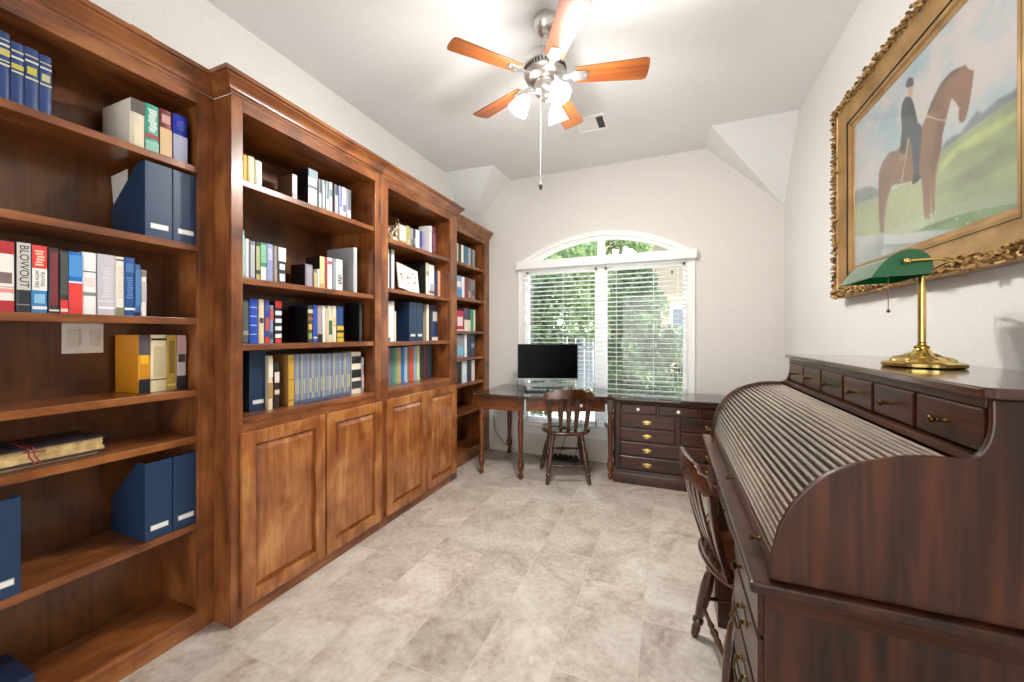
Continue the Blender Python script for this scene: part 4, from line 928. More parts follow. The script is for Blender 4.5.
m = MB(); m.tube([(-1.88, 4.055, .375), (-1.84, 4.0, .25), (-1.72, 3.96, .12), (-1.5, 3.95, .03), (-1.3, 3.96, .006), (-1.16, 3.97, .02)], .0035, 6)
part(ps, 'cord', m, M_black, smooth=60)

# ---------------------------------------------------------------- rolltop desk
PR = [(.205, .771), (.2065, .80), (.212, .838), (.226, .897), (.254, .957), (.299, 1.012), (.35, 1.046), (.415, 1.069), (.461, 1.078), (.506, 1.080), (.523, 1.081), (.544, 1.089), (.558, 1.115), (.564, 1.149), (.564, 1.1975)]
RY0, RY1, RX1 = 1.02, 2.37, .915
rt = thing('rolltop_desk', 'large dark rolltop desk with closed ribbed cover against the right wall', 'desk', (.55, 1.69, 0))
def smoothpoly(P_, k=4):
    out = []
    for i in range(len(P_)-1):
        p0 = Vector(P_[max(i-1, 0)]); p1 = Vector(P_[i]); p2 = Vector(P_[i+1]); p3 = Vector(P_[min(i+2, len(P_)-1)])
        for j in range(k):
            t = j/k; out.append(.5*((2*p1)+(-p0+p2)*t+(2*p0-5*p1+4*p2-p3)*t*t+(-p0+3*p1-3*p2+p3)*t**3))
    out.append(Vector(P_[-1])); return [(q.x, q.y) for q in out]
SPR = smoothpoly(PR)
for y0, y1 in ((RY0, RY0+.014), (RY1-.026, RY1)):
    m = MB(); m.prism(SPR+[(RX1, 1.1975), (RX1, .771)], 'y', y0, y1)
    part(rt, 'end_panel', m, M_dz, bevel=.004)
part(rt, 'worktop', B(.165, RX1, RY0-.02, RY1+.02, .744, .7705), M_dy, bevel=.007)
m = MB(); m.moulding([(RX1, RY1-.002), (.19, RY1-.002), (.19, RY0+.002), (RX1, RY0+.002)][::-1], [(0, .715), (-.006, .715), (-.016, .730), (-.016, .7435), (0, .7435)])
# lower carcass
PED = ((1.035, 1.42), (1.97, 2.355))
m = MB()
for y in (1.035, 1.40, 1.97, 2.335): pass
for y, e_ in ((1.035, 1.055), (1.40, 1.42), (1.97, 1.99), (2.335, 2.355)):
    mm = MB(); mm.box(.20, RX1, y, e_, .001, .7435); part(rt, 'side_panel', mm, M_dz, bevel=.001)
mm = MB(); mm.moulding([(RX1, 1.035), (.20, 1.035)][::-1], [(0, .700), (.005, .700), (.010, .712), (.010, .722), (.016, .732), (.016, .7435), (0, .7435)])
part(rt, 'bead_moulding', mm, M_dx, smooth=35)
part(rt, 'back_panel', B(RX1-.012, RX1, 1.055, 2.335, .3, .7435), M_dz)
part(rt, 'hutch_back', B(RX1-.012, RX1-.001, RY0+.014, RY1-.026, .771, 1.1975), M_dz)
for y0, y1 in PED:
    fr = MB(); fr.box(.20, .218, y0+.02, y1-.02, .001, .095); fr.box(.205, .218, y0+.02, y1-.02, .095, .7435)
    part(rt, 'front_frame', fr, M_dz)
def front_x(par, y0, y1, x, z0, z1, nm='drawer', sgn=1):
    k = .006; m = MB()
    m.rings([[(x+.006, y0, z0), (x+.006, y1, z0), (x+.006, y1, z1), (x+.006, y0, z1)], [(x-.008, y0, z0), (x-.008, y1, z0), (x-.008, y1, z1), (x-.008, y0, z1)], [(x-.014, y0+k, z0+k), (x-.014, y1-k, z0+k), (x-.014, y1-k, z1-k), (x-.014, y0+k, z1-k)]])
    return part(par, nm, m, M_dy)
for y0, y1 in PED:
    ym = (y0+y1)/2
    for z0, z1, kb in ((.625, .735, 1), (.478, .615, 0), (.332, .468, 0), (.105, .322, 0)):
        d = front_x(rt, y0+.012, y1-.012, .203, z0, z1)
        if kb: turned_knob(d, (.189, ym, (z0+z1)/2), (-1, 0, 0), .012, .032)
        else: bail(d, (.189, ym, (z0+z1)/2), (-1, 0), 1.15, M_abrass)
part(rt, 'kneehole_rail', B(.203, .215, 1.42, 1.97, .64, .7435), M_dy)
d = front_x(rt, 1.43, 1.96, .200, .652, .738)
for y in (1.56, 1.83): turned_knob(d, (.186, y, .695), (-1, 0, 0), .012, .03)
# tambour
INS = []
for i, p in enumerate(SPR):
    if p[0] > .535: break
    a = Vector(SPR[max(i-1, 0)]); b_ = Vector(SPR[i+1]); t = (b_-a).normalized(); INS.append(Vector(p)+Vector((t.y, -t.x))*.020)
ln = [0]
for a, b_ in zip(INS, INS[1:]): ln.append(ln[-1]+(b_-a).length)
def along(s_):
    s_ = min(max(s_, 0), ln[-1])
    for i in range(len(ln)-1):
        if ln[i+1] >= s_: t = (s_-ln[i])/(ln[i+1]-ln[i]+1e-9); return INS[i].lerp(INS[i+1], t), (INS[i+1]-INS[i]).normalized()
tb = MB(); s_ = .048; pitch = .0172
while s_ < ln[-1]-.012:
    p, t = along(s_); n_ = Vector((-t.y, t.x)); pl_ = []
    hw = pitch*.375
    for q in range(7):
        a = PI*q/6; pl_.append((p.x-t.x*hw*math.cos(a)+n_.x*.0080*math.sin(a), p.y-t.y*hw*math.cos(a)+n_.y*.0080*math.sin(a)))
    pl_ += [(p.x+t.x*hw-n_.x*.004, p.y+t.y*hw-n_.y*.004), (p.x-t.x*hw-n_.x*.004, p.y-t.y*hw-n_.y*.004)]
    tb.prism(pl_, 'y', RY0+.014, RY1-.026); s_ += pitch
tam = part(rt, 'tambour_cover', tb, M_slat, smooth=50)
cl = MB(); cl.rings([[(p.x-(-0.004), RY0+.015, p.y-.004), (p.x+.004, RY1-.027, p.y-.004), (p.x+.006, RY1-.027, p.y-.006), (p.x+.006, RY0+.015, p.y-.006)] for p in INS])
part(tam, 'backing_cloth', cl, mat('1A120E', .8))
lb = part(rt, 'lift_rail', B(.216, .232, RY0+.014, RY1-.026, .7715, .812), M_dy, bevel=.003)
for y in (1.17, 1.62, 2.15): turned_knob(lb, (.216, y, .794), (-1, 0, 0), .008, .026)
# hutch
part(rt, 'hutch_frame', B(.574, .586, RY0+.014, RY1-.026, 1.075, 1.1975), M_dy)
part(rt, 'lower_rail', B(.54, .5735, RY0+.014, RY1-.026, 1.068, 1.086), M_dy, bevel=.002)
part(rt, 'upper_rail', B(.562, .5735, RY0+.014, RY1-.026, 1.179, 1.1975), M_dy, bevel=.001)
yy = [1.032, 1.262, 1.477, 1.692, 1.907, 2.122, 2.342]
for a, b_ in zip(yy, yy[1:]):
    k = .0035; x = .566; m = MB(); y0, y1, z0, z1 = a+.009, b_-.005, 1.09, 1.176
    m.rings([[(x+.008, y0, z0), (x+.008, y1, z0), (x+.008, y1, z1), (x+.008, y0, z1)], [(x-.003, y0, z0), (x-.003, y1, z0), (x-.003, y1, z1), (x-.003, y0, z1)], [(x-.006, y0+k, z0+k), (x-.006, y1-k, z0+k), (x-.006, y1-k, z1-k), (x-.006, y0+k, z1-k)]])
    d = part(rt, 'hutch_drawer', m, M_dy)
    turned_knob(d, (x-.006, (y0+y1)/2, 1.133), (-1, 0, 0), .0095, .03)
tp = MB(); ch_ = .05
tp.prism([(.549, RY0+.002), (.562, RY0-.012), (RX1, RY0-.012), (RX1, RY1+.018), (.549, RY1+.018)], 'z', 1.198, 1.2195)
part(rt, 'top_board', tp, wood('desk_top_board', *DK, axis='y', grain=20, blotch=3.2, rough=.2, coat=.8, croz=.08), bevel=.005)

# ---------------------------------------------------------------- banker's lamp
lp = thing('bankers_lamp', 'brass banker lamp with green glass shade on the rolltop desk', 'lamp', (.722, 1.59, 1.2205))
cx, cy, z0 = .722, 1.59, 1.2205
m = MB(); R = []; n_ = 48
for t, r_, w_ in ((0, .088, .004), (.003, .093, .004), (.012, .094, .004), (.016, .088, .004), (.018, .074, .002), (.024, .070, .006), (.030, .060, .006), (.034, .040, .006), (.040, .034, .003), (.044, .024, 0), (.056, .017, 0), (.062, .019, 0), (.068, .011, 0)):
    R.append([(cx+(r_+w_*math.cos(8*a))*math.cos(a), cy+(r_*1.06+w_*math.cos(8*a))*math.sin(a), z0+t+.0002) for a in (2*PI*i/n_ for i in range(n_))])
m.rings(R); part(lp, 'base', m, M_brass, smooth=40)
m = MB(); m.turned((cx, cy, z0+.066), (cx, cy, 1.508), [(0, .0095), (.03, .0095), (.035, .013), (.05, .0095), (.94, .0095), (.95, .014), (.97, .014), (.98, .009), (1, .009)], 16)
part(lp, 'pole', m, M_brass, smooth=40)
SY0, SY1 = 1.475, 1.705
m = MB(); m.tube([(.632, SY0-.012, 1.532), (.70, SY0-.014, 1.533), (.732, SY0-.004, 1.53), (.735, SY0+.03, 1.525), (.728, cy, 1.508), (.735, SY1-.03, 1.525), (.732, SY1+.004, 1.53), (.70, SY1+.014, 1.533), (.632, SY1+.012, 1.532)], .0045, 10)
part(lp, 'yoke', m, M_brass, smooth=60)
for y, s_ in ((SY0, -1), (SY1, 1)):
    m = MB(); m.ball((.632, y+s_*.012, 1.532), .0095); part(lp, 'knob', m, M_brass, smooth=60)
arcp = [(.690, 1.494), (.694, 1.515), (.691, 1.535), (.680, 1.553), (.662, 1.565), (.640, 1.568), (.615, 1.560), (.592, 1.542), (.573, 1.518), (.556, 1.490)]
arcp = smoothpoly(arcp, 2)
inn = [(x+(.632-x)*.05, z-.003) for x, z in arcp]
def green(name, trans):
    m = bpy.data.materials.new(name); m.use_nodes = True; n = m.node_tree; b = n.nodes['Principled BSDF']
    b.inputs['Base Color'].default_value = hexc('0E6B3C'); b.inputs['Roughness'].default_value = .08; b.inputs['Coat Weight'].default_value = 1
    t = n.nodes.new('ShaderNodeBsdfTranslucent'); t.inputs[0].default_value = hexc('2FA468'); x = n.nodes.new('ShaderNodeMixShader'); x.inputs[0].default_value = trans
    n.links.new(b.outputs[0], x.inputs[1]); n.links.new(t.outputs[0], x.inputs[2]); n.links.new(x.outputs[0], n.nodes['Material Output'].inputs[0])
    return m
M_green = green('green_glass', .25)
m = MB(); m.prism(arcp+inn[::-1], 'y', SY0, SY1)
m.prism(arcp, 'y', SY0-.001, SY0+.0015); m.prism(arcp, 'y', SY1-.0015, SY1+.001)
sh = part(lp, 'lamp_shade', m, M_green, smooth=40)
m = MB(); m.turned((.63, SY0+.03, 1.525), (.63, SY1-.03, 1.525), [(0, .004), (.02, .012), (.98, .012), (1, .004)], 12); part(lp, 'tube_bulb', m, mat('D8DCE0', .2), smooth=50)
m = MB(); m.tube([(.615, SY0+.05, 1.525), (.615, SY0+.05, 1.395)], .0011, 6); p = part(lp, 'pull_chain', m, M_abrass)
m = MB(); m.ball((.615, SY0+.05, 1.391), .005); part(p, 'pull_bead', m, M_abrass, smooth=60)

# ---------------------------------------------------------------- painting
PAINT = {
 'horse': [(2.247, 2.135), (2.312, 2.116), (2.34, 2.079), (2.345, 1.998), (2.34, 1.886), (2.329, 1.798), (2.293, 1.789), (2.285, 1.87), (2.254, 1.941), (2.219, 1.978), (2.14, 1.959), (2.07, 1.942), (2.008, 1.929), (1.999, 1.879), (1.991, 1.786), (1.984, 1.763), (1.951, 1.754), (1.947, 1.795), (1.947, 1.873), (1.94, 1.771), (1.931, 1.756), (1.923, 1.788), (1.919, 1.896), (1.905, 1.946), (1.885, 1.989), (1.879, 2.039), (1.856, 2.091), (1.841, 2.124), (1.831, 2.145), (1.81, 2.118), (1.793, 2.088), (1.798, 2.059), (1.79, 2.038), (1.767, 2.029), (1.756, 2.044), (1.745, 2.072), (1.734, 2.114), (1.726, 2.152), (1.723, 2.172), (1.745, 2.191), (1.764, 2.219), (1.781, 2.222), (1.818, 2.235), (1.848, 2.237), (1.889, 2.23), (1.94, 2.195), (1.973, 2.157), (2.005, 2.131), (2.096, 2.13), (2.14, 2.107)],
 'mane': [(1.781, 2.222), (1.818, 2.235), (1.853, 2.239), (1.892, 2.23), (1.944, 2.194), (1.973, 2.16), (1.962, 2.154), (1.926, 2.179), (1.879, 2.214), (1.841, 2.221), (1.795, 2.213)],
 'shade': [(2.334, 2.063), (2.34, 1.886), (2.323, 1.799), (2.307, 1.795), (2.301, 1.875), (2.275, 1.947), (2.239, 2.014), (2.21, 2.055)],
 'chest': [(1.919, 2.047), (1.902, 2.104), (1.864, 2.121), (1.882, 2.041), (1.895, 1.994), (1.919, 1.939), (1.94, 1.903), (1.947, 1.972)],
 'saddle': [(2.181, 2.126), (2.117, 2.104), (2.096, 2.04), (2.162, 2.061)],
 'coat': [(2.117, 2.312), (2.144, 2.296), (2.153, 2.263), (2.144, 2.2), (2.158, 2.122), (2.167, 2.098), (2.117, 2.072), (2.096, 2.13), (2.079, 2.156), (2.038, 2.148), (2.03, 2.163), (2.046, 2.219), (2.062, 2.259), (2.079, 2.29)],
 'legg': [(2.1, 2.175), (2.014, 2.15), (2.003, 2.121), (2.01, 2.044), (2.022, 1.98), (2.018, 1.938), (2.058, 1.947), (2.062, 1.996), (2.07, 2.083), (2.096, 2.13)],
 'boot': [(2.058, 1.965), (2.014, 1.948), (2.01, 1.929), (2.034, 1.926), (2.066, 1.926), (2.07, 1.937)],
 'face': [(2.104, 2.347), (2.066, 2.328), (2.06, 2.303), (2.07, 2.29), (2.096, 2.302)],
 'cap': [(2.113, 2.368), (2.096, 2.377), (2.066, 2.361), (2.058, 2.34), (2.058, 2.323), (2.104, 2.341), (2.117, 2.351)],
 'rein': [(2.038, 2.204), (1.94, 2.137), (1.899, 2.104), (1.902, 2.102), (1.944, 2.133), (2.038, 2.197)],
 'rein2': [(1.902, 2.108), (1.803, 2.05), (1.803, 2.046), (1.902, 2.103)],
 'stripe': [(2.096, 2.13), (2.089, 2.127), (2.126, 2.022), (2.144, 1.967), (2.151, 1.969), (2.122, 2.044)],
 'hillR': [(1.931, 1.971), (1.872, 1.983), (1.795, 1.989), (1.7, 1.991), (1.617, 1.993), (1.524, 1.991), (1.487, 1.986), (1.487, 1.594), (1.931, 1.703)],
 'hillL': [(2.742, 2.001), (2.522, 1.999), (2.34, 1.969), (2.14, 1.953), (1.931, 1.9), (1.931, 1.703), (2.742, 1.869)],
 'treeR': [(1.892, 1.987), (1.864, 2.006), (1.825, 2.009), (1.788, 2.001), (1.753, 2.018), (1.707, 2.037), (1.688, 2.017), (1.651, 2.021), (1.617, 2.024), (1.584, 2.018), (1.524, 2.02), (1.487, 2.009), (1.487, 1.982), (1.524, 1.983), (1.617, 1.989), (1.7, 1.987), (1.795, 1.984), (1.872, 1.978)],
 'treeL': [(2.742, 2.085), (2.522, 2.074), (2.427, 2.048), (2.34, 1.999), (2.34, 1.962), (2.522, 1.991), (2.742, 2.001)],
 'light': [(1.902, 1.938), (1.841, 1.959), (1.739, 1.963), (1.617, 1.958), (1.524, 1.951), (1.524, 1.931), (1.617, 1.932), (1.7, 1.926), (1.795, 1.945), (1.889, 1.906)],
 'dark': [(1.914, 1.872), (1.767, 1.859), (1.64, 1.872), (1.524, 1.862), (1.524, 1.813), (1.651, 1.814), (1.781, 1.815), (1.914, 1.829)],
}

pt_ = thing('framed_painting', 'ornate gilt framed painting of a uniformed rider on a brown horse', 'painting', (.92, 2.07, 2.055))
Y0, Y1, Z0, Z1 = 1.385, 2.755, 1.52, 2.582
def frame_band(steps):
    """steps [(inset, x)] swept round the rectangle"""
    R = []
    for k, x in steps: R.append([(x, Y0+k, Z0+k), (x, Y1-k, Z0+k), (x, Y1-k, Z1-k), (x, Y0+k, Z1-k)])
    m = MB(); n_ = 4
    I = [[m.pt(p) for p in r] for r in R]
    for a in range(len(I)):
        A, Bq = I[a], I[(a+1) % len(I)]
        for i in range(4): m.face([A[i], A[(i+1) % 4], Bq[(i+1) % 4], Bq[i]])
    return m
M_gilt = mottled('gilded_wood', '8E6C40', 'B08C5A', 10, .42, 5, lo=.3, hi=.7, metal=.4)
M_gilt2 = mottled('worn_gilt_carving', '4A3018', 'C8A064', 60, .35, 5, bump=.4, lo=.38, hi=.6, metal=.5)
part(pt_, 'frame', frame_band([(.004, .9285), (.004, .872), (.046, .868), (.05, .874), (.075, .884), (.105, .892), (.118, .888), (.118, .9285)]), M_gilt, smooth=50)
part(pt_, 'inner_liner', frame_band([(.1185, .9285), (.1185, .897), (.122, .893), (.135, .890), (.142, .893), (.146, .900), (.158, .904), (.162, .908), (.162, .9285)]), M_gilt, smooth=30)
part(pt_, 'dark_slip', frame_band([(.1178, .9), (.1178, .8885), (.1225, .8885), (.1225, .9)]), mat('1C140E', .6))
cv = MB(); random.seed(21)
def leafy(p, q, nrm_in):
    p, q = Vector(p), Vector(q); L_ = (q-p).length; d = (q-p)/L_; n_ = int(L_/.026); inn_ = Vector(nrm_in)
    for i in range(n_):
        c_ = p+d*(L_*(i+.5)/n_)
        for k in range(3):
            o_ = c_+inn_*random.uniform(-.019, .019)+d*random.uniform(-.008, .008)
            a = d*random.uniform(.3, 1)+inn_*random.uniform(-1, 1); a.normalize()
            e_ = o_+a*random.uniform(.012, .024); x0_ = .866
            cv.tube([(x0_+.004, o_.y, o_.z), (x0_-.007-random.uniform(0, .006), (o_.y+e_.y)/2+random.uniform(-.003, .003), (o_.z+e_.z)/2+random.uniform(-.003, .003)), (x0_+.002, e_.y, e_.z)], [.0035, random.uniform(.006, .009), .002], 6)
        if i % 2 == 0:
            pts = []
            for j in range(7): a = j*.9; rr = .012-.0014*j; pts.append((.862-.001*j, c_.y+(d*math.cos(a)+inn_*math.sin(a)).y*rr, c_.z+(d*math.cos(a)+inn_*math.sin(a)).z*rr))
            cv.tube(pts, [.004, .0045, .004, .0038, .0034, .003, .0026], 6)
k = .025
leafy((0, Y0, Z0+k), (0, Y1, Z0+k), (0, 0, 1)); leafy((0, Y0, Z1-k), (0, Y1, Z1-k), (0, 0, -1)); leafy((0, Y0+k, Z0), (0, Y0+k, Z1), (0, 1, 0)); leafy((0, Y1-k, Z0), (0, Y1-k, Z1), (0, -1, 0))
part(pt_, 'carved_leaf_border', cv, M_gilt2, smooth=60)
# canvas: the picture itself, painted vertex by vertex
ny, nz = 300, 220
CY0, CY1, CZ0, CZ1 = Y0+.16, Y1-.16, Z0+.16, Z1-.16
gy, gz = np.meshgrid(np.linspace(CY0, CY1, ny), np.linspace(CZ0, CZ1, nz))
rngp = np.random.default_rng(4)
def vnoise(sy, sz, seed):
    r_ = np.random.default_rng(seed); G = r_.random((sz+2, sy+2)); a = (gy-CY0)/(CY1-CY0)*sy; b = (gz-CZ0)/(CZ1-CZ0)*sz
    i = a.astype(int); j = b.astype(int); fa = a-i; fb = b-j; fa = fa*fa*(3-2*fa); fb = fb*fb*(3-2*fb)
    return G[j, i]*(1-fa)*(1-fb)+G[j, i+1]*fa*(1-fb)+G[j+1, i]*(1-fa)*fb+G[j+1, i+1]*fa*fb
nzs = vnoise(6, 5, 1)*.5+vnoise(14, 12, 2)*.3+vnoise(40, 34, 3)*.2
def C3(h): return np.array(hexc(h)[:3])
nz2 = np.clip((nzs[..., None]-.5)*2.4+.5, 0, 1); img = C3('8FB0BC')[None, None]*(1-nz2)+C3('C8C0BC')*nz2
hz_ = np.clip((gz-1.95)/.5, 0, 1)[..., None]; img = img*(.55+.45*hz_)+C3('B4B4B4')*(.45-.45*hz_)
def inside(poly):
    c_ = np.zeros(gy.shape, bool); n_ = len(poly)
    for i in range(n_):
        (a, b), (e, f) = poly[i], poly[(i+1) % n_]
        if b == f: continue
        cross = ((b > gz) != (f > gz)) & (gy < (e-a)*(gz-b)/(f-b)+a); c_ ^= cross
    return c_
def lay(nm, h, soft=0, al=1.0):
    mk = inside(PAINT[nm]).astype(float)
    for _ in range(soft):
        mk[1:-1, 1:-1] = (mk[1:-1, 1:-1]*2+mk[:-2, 1:-1]+mk[2:, 1:-1]+mk[1:-1, :-2]+mk[1:-1, 2:])/6
    global img
    mk = (mk*al)[..., None]; tex = (.62+.76*nzs[..., None]); img = img*(1-mk)+C3(h)*tex*mk
for a in (('treeL', '68767A', 5, .9), ('treeR', '66757C', 4, .9), ('hillR', '8C9A72', 2), ('hillL', '98A47C', 2), ('light', 'AEBE78', 10, .9), ('dark', '78846A', 10, .7),
          ('horse', '7C5A42', 1), ('chest', '4E3C30', 3, .6), ('shade', '5A4436', 2, .6), ('mane', '4A3A30', 1, .8), ('saddle', '8A7458', 1), ('coat', '22343C', 1), ('legg', '2C4052', 1), ('stripe', 'D8CCA8', 0, .8), ('boot', '1E2226', 0), ('face', 'B08C78', 0), ('cap', '2A2E34', 0), ('rein', 'C0B8A0', 0, .7), ('rein2', 'C0B8A0', 0, .7)):
    lay(*a)
fg = np.clip((1.80-gz)/.12, 0, 1)[..., None]; img = img*(1-fg*.6)+C3('6E8278')*fg*.6
me = bpy.data.meshes.new('canvas')
vs = np.stack([np.full(gy.size, .9095-.92), gy.ravel()-2.07, gz.ravel()-2.055], 1)
idx = np.arange(ny*nz).reshape(nz, ny); F = np.stack([idx[:-1, :-1], idx[1:, :-1], idx[1:, 1:], idx[:-1, 1:]], -1).reshape(-1, 4)
me.from_pydata(vs.tolist(), [], F.tolist())
ca = me.color_attributes.new('picture', 'FLOAT_COLOR', 'POINT'); ca.data.foreach_set('color', np.concatenate([img.reshape(-1, 3), np.ones((ny*nz, 1))], 1).ravel().astype(np.float32))
mm = bpy.data.materials.new('oil_paint'); mm.use_nodes = True; n = mm.node_tree; at_ = n.nodes.new('ShaderNodeAttribute'); at_.attribute_name = 'picture'
n.links.new(at_.outputs['Color'], n.nodes['Principled BSDF'].inputs['Base Color']); n.nodes['Principled BSDF'].inputs['Roughness'].default_value = .5
me.materials.append(mm); o = bpy.data.objects.new('canvas', me); COL.objects.link(o); o.parent = pt_
part(pt_, 'glazing', B(.9045, .907, CY0-.001, CY1+.001, CZ0-.001, CZ1+.001), M_pane)

# ---------------------------------------------------------------- ceiling fan
FX, FY = -.64, 2.06
fn = thing('ceiling_fan', 'brushed nickel ceiling fan with five wooden blades and three lit glass shades', 'ceiling fan', (FX, FY, ZC))
def lathe_z(prof, n=36):
    m = MB(); m.rings([[(FX+r*math.cos(2*PI*i/n), FY+r*math.sin(2*PI*i/n), z) for i in range(n)] for z, r in prof]); return m
part(fn, 'canopy', lathe_z([(3.0695, .062), (3.05, .068), (3.03, .066), (3.0, .052), (2.985, .035), (2.975, .018)]), M_nickel, smooth=40)
part(fn, 'downrod', lathe_z([(2.985, .012), (2.86, .012)], 16), M_nickel, smooth=40)
part(fn, 'motor_housing', lathe_z([(2.885, .02), (2.87, .045), (2.862, .075), (2.845, .105), (2.82, .118), (2.79, .12), (2.785, .112), (2.765, .112), (2.755, .118), (2.74, .112), (2.725, .085), (2.715, .06)]), M_nickel, smooth=40)
vs_ = MB()
for i in range(40):
    a = 2*PI*i/40; ca_, sa_ = math.cos(a), math.sin(a); vs_.box(-.001, .001, 0, .001, 0, .001)
    for j in range(8):
        x, y, z = vs_.v[-8+j]; vs_.v[-8+j] = (FX+(.111+y*6)*ca_-x*3*sa_, FY+(.111+y*6)*sa_+x*3*ca_, 2.767+z*16)
part(fn, 'vent_slots', vs_, mat('2A2A2C', .6))
part(fn, 'light_fitter', lathe_z([(2.72, .05), (2.70, .062), (2.665, .062), (2.65, .05), (2.64, .03), (2.62, .026), (2.61, .012)]), M_nickel, smooth=40)
for ang in (14, 86, 158, 230, 302):
    a = math.radians(ang); T = Matrix.Translation((FX, FY, 2.742)) @ Matrix.Rotation(a, 4, 'Z') @ Matrix.Rotation(math.radians(-12), 4, 'X')
    m = MB(); m.T = Matrix.Translation((0, 0, 0))
    up, lo_ = [], []
    outl = []
    for i in range(13): t = i/12; outl.append((.165+.36*t, -(.050+.018*t)))
    for i in range(9): b = -PI/2+PI*i/8; outl.append((.525+.028*abs(math.cos(b))**.5, .068*math.copysign(abs(math.sin(b))**.7, math.sin(b))))
    for i in range(13): t = 1-i/12; outl.append((.165+.36*t, (.050+.018*t)))
    m.prism(outl, 'z', -.003, .003)
    b_ = link('blade', m, M_fanw, bevel=.001); b_.parent = fn; b_.matrix_local = Matrix.Translation((0, 0, 2.742-ZC)) @ Matrix.Rotation(a, 4, 'Z') @ Matrix.Rotation(math.radians(-12), 4, 'X')
    ir = MB()
    ir.prism([(.075, -.011), (.14, -.013), (.165, -.032), (.23, -.026), (.235, 0), (.23, .026), (.165, .032), (.14, .013), (.075, .011)], 'z', -.0075, -.0032)
    for x, y in ((.18, -.018), (.18, .018), (.22, 0)): ir.turned((x, y, -.0075), (x, y, -.0105), [(0, .006), (1, .004)], 8)
    q = link('blade_iron', ir, M_nickel, bevel=.001); q.parent = b_
M_shade = emit('lit_frosted_glass', (1, .97, .93), 16.0)
for ang in (197, -43, 77):
    a = math.radians(ang); d = Vector((math.cos(a), math.sin(a), 0)); c0 = Vector((FX, FY, 2.66))
    m = MB(); m.tube([c0+d*.055, c0+d*.085+Vector((0, 0, .006)), c0+d*.10+Vector((0, 0, -.004))], .008, 10); ax = (d*.62+Vector((0, 0, -1))).normalized(); s0 = c0+d*.095+Vector((0, 0, .0))
    m.turned(s0, s0+ax*.035, [(0, .012), (.3, .02), (1, .024)], 16)
    arm = part(fn, 'lamp_arm', m, M_nickel, smooth=50)
    m = MB(); L_ = .112; prof_ = [(.15, .020), (.25, .023), (.4, .034), (.6, .044), (.8, .049), (1.0, .058)]
    u = ax.orthogonal().normalized(); w_ = ax.cross(u); R = []
    for t, r_ in prof_+[(t, r_-.003) for t, r_ in prof_[::-1]]:
        cc = s0+ax*L_*t; R.append([cc+u*r_*math.cos(2*PI*i/24)+w_*r_*math.sin(2*PI*i/24) for i in range(24)])
    m.rings(R, closed=True); part(fn, 'lamp_shade', m, M_shade, smooth=60)
    m = MB(); bc = s0+ax*.085; m.ball(bc, .022, 14, 10); part(fn, 'bulb', m, emit('lit_bulb', (1, .93, .84), 14.0), smooth=60)
    ld = bpy.data.lights.new('lamp_light', 'SPOT'); ld.spot_size = math.radians(172); ld.spot_blend = 1; ld.energy = FAN_WATTS; ld.color = (1, .96, .90); ld.shadow_soft_size = .03
    lo = bpy.data.objects.new('lamp_light', ld); COL.objects.link(lo); lo.parent = fn; up_d = bpy.data.lights.new('lamp_glow', 'POINT'); up_d.energy = 11; up_d.color = (1, .97, .92); up_d.shadow_soft_size = .05; ul = bpy.data.objects.new('lamp_glow', up_d); COL.objects.link(ul); ul.parent = fn; ul.location = (s0+ax*.16)-Vector((FX, FY, ZC)); lo.location = (s0+ax*.12)-Vector((FX, FY, ZC)); lo.rotation_euler = (-ax).to_track_quat('Z', 'Y').to_euler()
m = MB(); m.tube([(FX-.02, FY-.02, 2.63), (FX-.02, FY-.02, 2.155)], .0007, 6); p = part(fn, 'pull_chain', m, M_white)
m = MB(); m.turned((FX-.02, FY-.02, 2.16), (FX-.02, FY-.02, 2.115), [(0, .003), (.3, .009), (.55, .011), (.8, .007), (1, .002)], 12); part(p, 'fob', m, mat('3A2A22', .4), smooth=50)

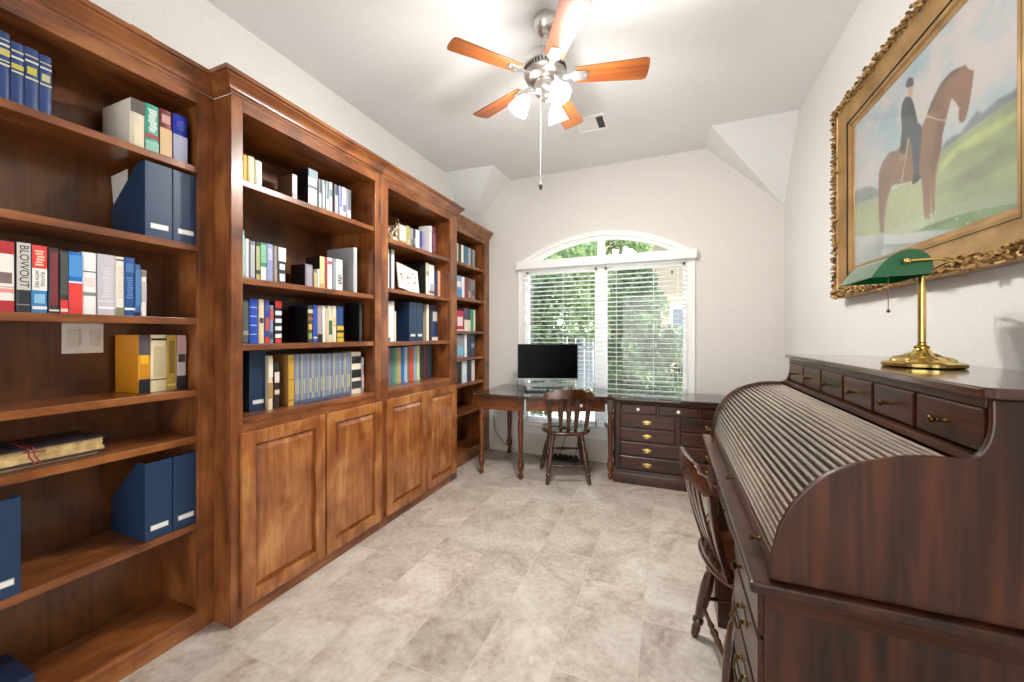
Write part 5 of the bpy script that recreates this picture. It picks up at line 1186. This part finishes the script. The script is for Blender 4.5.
# ---------------------------------------------------------------- outside the window
gr = MB(); gr.box(-14, 12, 4.3, 26, -.5, -.3); g_ = struct('ground_outside', gr, mottled('pale_gravel', 'C4C2B6', 'DEDCD0', 8, .9))
def leaf_mat(nm, a, b): 
    m = mottled(nm, a, b, 3.0, .45, 4); n = m.node_tree; P_ = n.nodes['Principled BSDF']
    t = n.nodes.new('ShaderNodeBsdfTranslucent'); x = n.nodes.new('ShaderNodeMixShader'); x.inputs[0].default_value = .35
    n.links.new(n.nodes['Color Ramp'].outputs[0], t.inputs[0]); n.links.new(P_.outputs[0], x.inputs[1]); n.links.new(t.outputs[0], x.inputs[2]); n.links.new(x.outputs[0], n.nodes['Material Output'].inputs[0])
    return m
def shrub(nm, label, cat, x, y, blobs, n, size, mt, seed):
    rg_ = np.random.default_rng(seed); r = thing(nm, label, cat, (x, y, -.3), group='planting outside the window')
    t = MB(); zt = max(b[2] for b in blobs)
    t.tube([(x, y, -.3), (x+.05, y+.02, -.3+(zt+.3)*.5), (x-.03, y, zt)], [.07, .05, .02], 8)
    for b in blobs: t.tube([(x, y, (b[2]-.3)*.45), (x+b[0]*.6, y+b[1]*.6, b[2]-b[3]*.2), (x+b[0], y+b[1], b[2]+b[3]*.3)], [.035, .022, .008], 6)
    part(r, 'trunk', t, mat('5A4636', .9))
    V = []; F_ = []
    tot = sum(b[3]**2 for b in blobs)
    for b in blobs:
        k = int(n*b[3]**2/tot); d = rg_.normal(size=(k, 3)); d /= np.linalg.norm(d, axis=1)[:, None]; rr = b[3]*(rg_.random(k)**.4)*(1+.12*np.sin(7*d[:, 0]+5*d[:, 2]))
        c_ = np.array([b[0], b[1], b[2]+.3])+d*rr[:, None]*np.array([1, 1, 1.05])
        u = rg_.normal(size=(k, 3)); u /= np.linalg.norm(u, axis=1)[:, None]; w_ = np.cross(u, rg_.normal(size=(k, 3))); w_ /= np.linalg.norm(w_, axis=1)[:, None]
        s1 = size*(.6+.8*rg_.random(k))[:, None]
        for q in (c_-u*s1, c_+w_*s1*.42, c_+u*s1, c_-w_*s1*.42): V.append(q)
        base = sum(len(v) for v in V[:-4]); F_ += [[base+i, base+k+i, base+2*k+i, base+3*k+i] for i in range(k)]
    me = bpy.data.meshes.new('foliage'); me.from_pydata(np.concatenate(V).tolist(), [], F_); me.materials.append(mt)
    o = bpy.data.objects.new('foliage', me); COL.objects.link(o); o.parent = r
    return r
ML1 = leaf_mat('leaves_light', '52703F', '98AE78'); ML2 = leaf_mat('leaves_mid', '30482E', '769060'); ML3 = leaf_mat('leaves_deep', '24392A', '5C7854')
shrub('shrub', 'large leafy bush filling the left half of the window view', 'shrub', -2.3, 6.1, [(-.6, 0, .9, .7), (.25, .1, 1.1, .65), (-.2, 0, 1.75, .65), (-.9, .2, 1.9, .6), (.35, .2, 2.0, .5), (.3, .2, .4, .5), (-.7, 0, .1, .55)], 12000, .06, ML2, 1)
shrub('tree', 'leafy tree rising behind the left window sash', 'tree', -3.0, 9.0, [(0, 0, 2.7, .9), (-.9, 0, 3.0, .8), (.9, .2, 2.9, .8), (1.3, 0, 1.9, .7), (-.2, 0, 1.9, .8)], 9000, .08, ML1, 2)
shrub('shrub', 'tall leafy bush filling the middle of the right window sash', 'shrub', -.55, 5.6, [(.05, 0, 1.0, .45), (.1, 0, 1.6, .42), (-.05, .1, .4, .42), (.3, 0, .5, .42), (.05, 0, 2.0, .32), (.45, .1, 1.15, .3)], 11000, .05, ML2, 3)
shrub('shrub', 'low dark bush at the lower right of the window view', 'shrub', .85, 6.9, [(0, 0, .5, .6), (-.35, .1, .9, .5), (.35, .1, 1.0, .45), (-.5, 0, .2, .5)], 8000, .055, ML3, 4)
shrub('tree', 'pale leafed tree seen through the fanlight', 'tree', -2.6, 10.9, [(0, 0, 3.9, .8), (-.8, 0, 4.4, .7), (.9, .1, 4.0, .6), (1.7, .1, 3.8, .55), (-1.9, 0, 4.3, .9), (.3, 0, 2.9, .9)], 8000, .09, ML1, 5)
hs = thing('neighbour_house', 'pale neighbouring house with grey roof beyond the bushes', 'house', (2.5, 15, -.3))
part(hs, 'wall', B(-1.35, 8, 13, 19, -.3, 4.25), mat('8E8270', .8)); m = MB(); m.prism([(12.6, 4.25), (19.5, 4.25), (16, 5.9)], 'x', -1.6, 8.5); part(hs, 'roof', m, mat('6E6A68', .8))
for x in (0, 2.6): f = part(hs, 'window_frame', B(x, x+1.2, 12.95, 13.0, .8, 2.2), M_white); part(f, 'pane', B(x+.08, x+1.12, 12.94, 12.95, .88, 2.12), mat('4A5866', .1))
part(hs, 'brick_column', B(-1.9, -1.36, 12.4, 12.95, -.3, 3.4), mottled('brickwork', '9A6A58', 'C89A84', 12, .8))
fe = thing('garden_fence', 'grey board fence low behind the left bush', 'fence', (-5, 11, -.3))
m = MB()
for i in range(30): m.box(-9+i*.25, -9+i*.25+.235, 11, 11.025, -.28, 1.4)
part(fe, 'boards', m, mat('6E747C', .8)); part(fe, 'rail', B(-9, -1.55, 11.026, 11.07, .9, 1.0), mat('6E747C', .8))
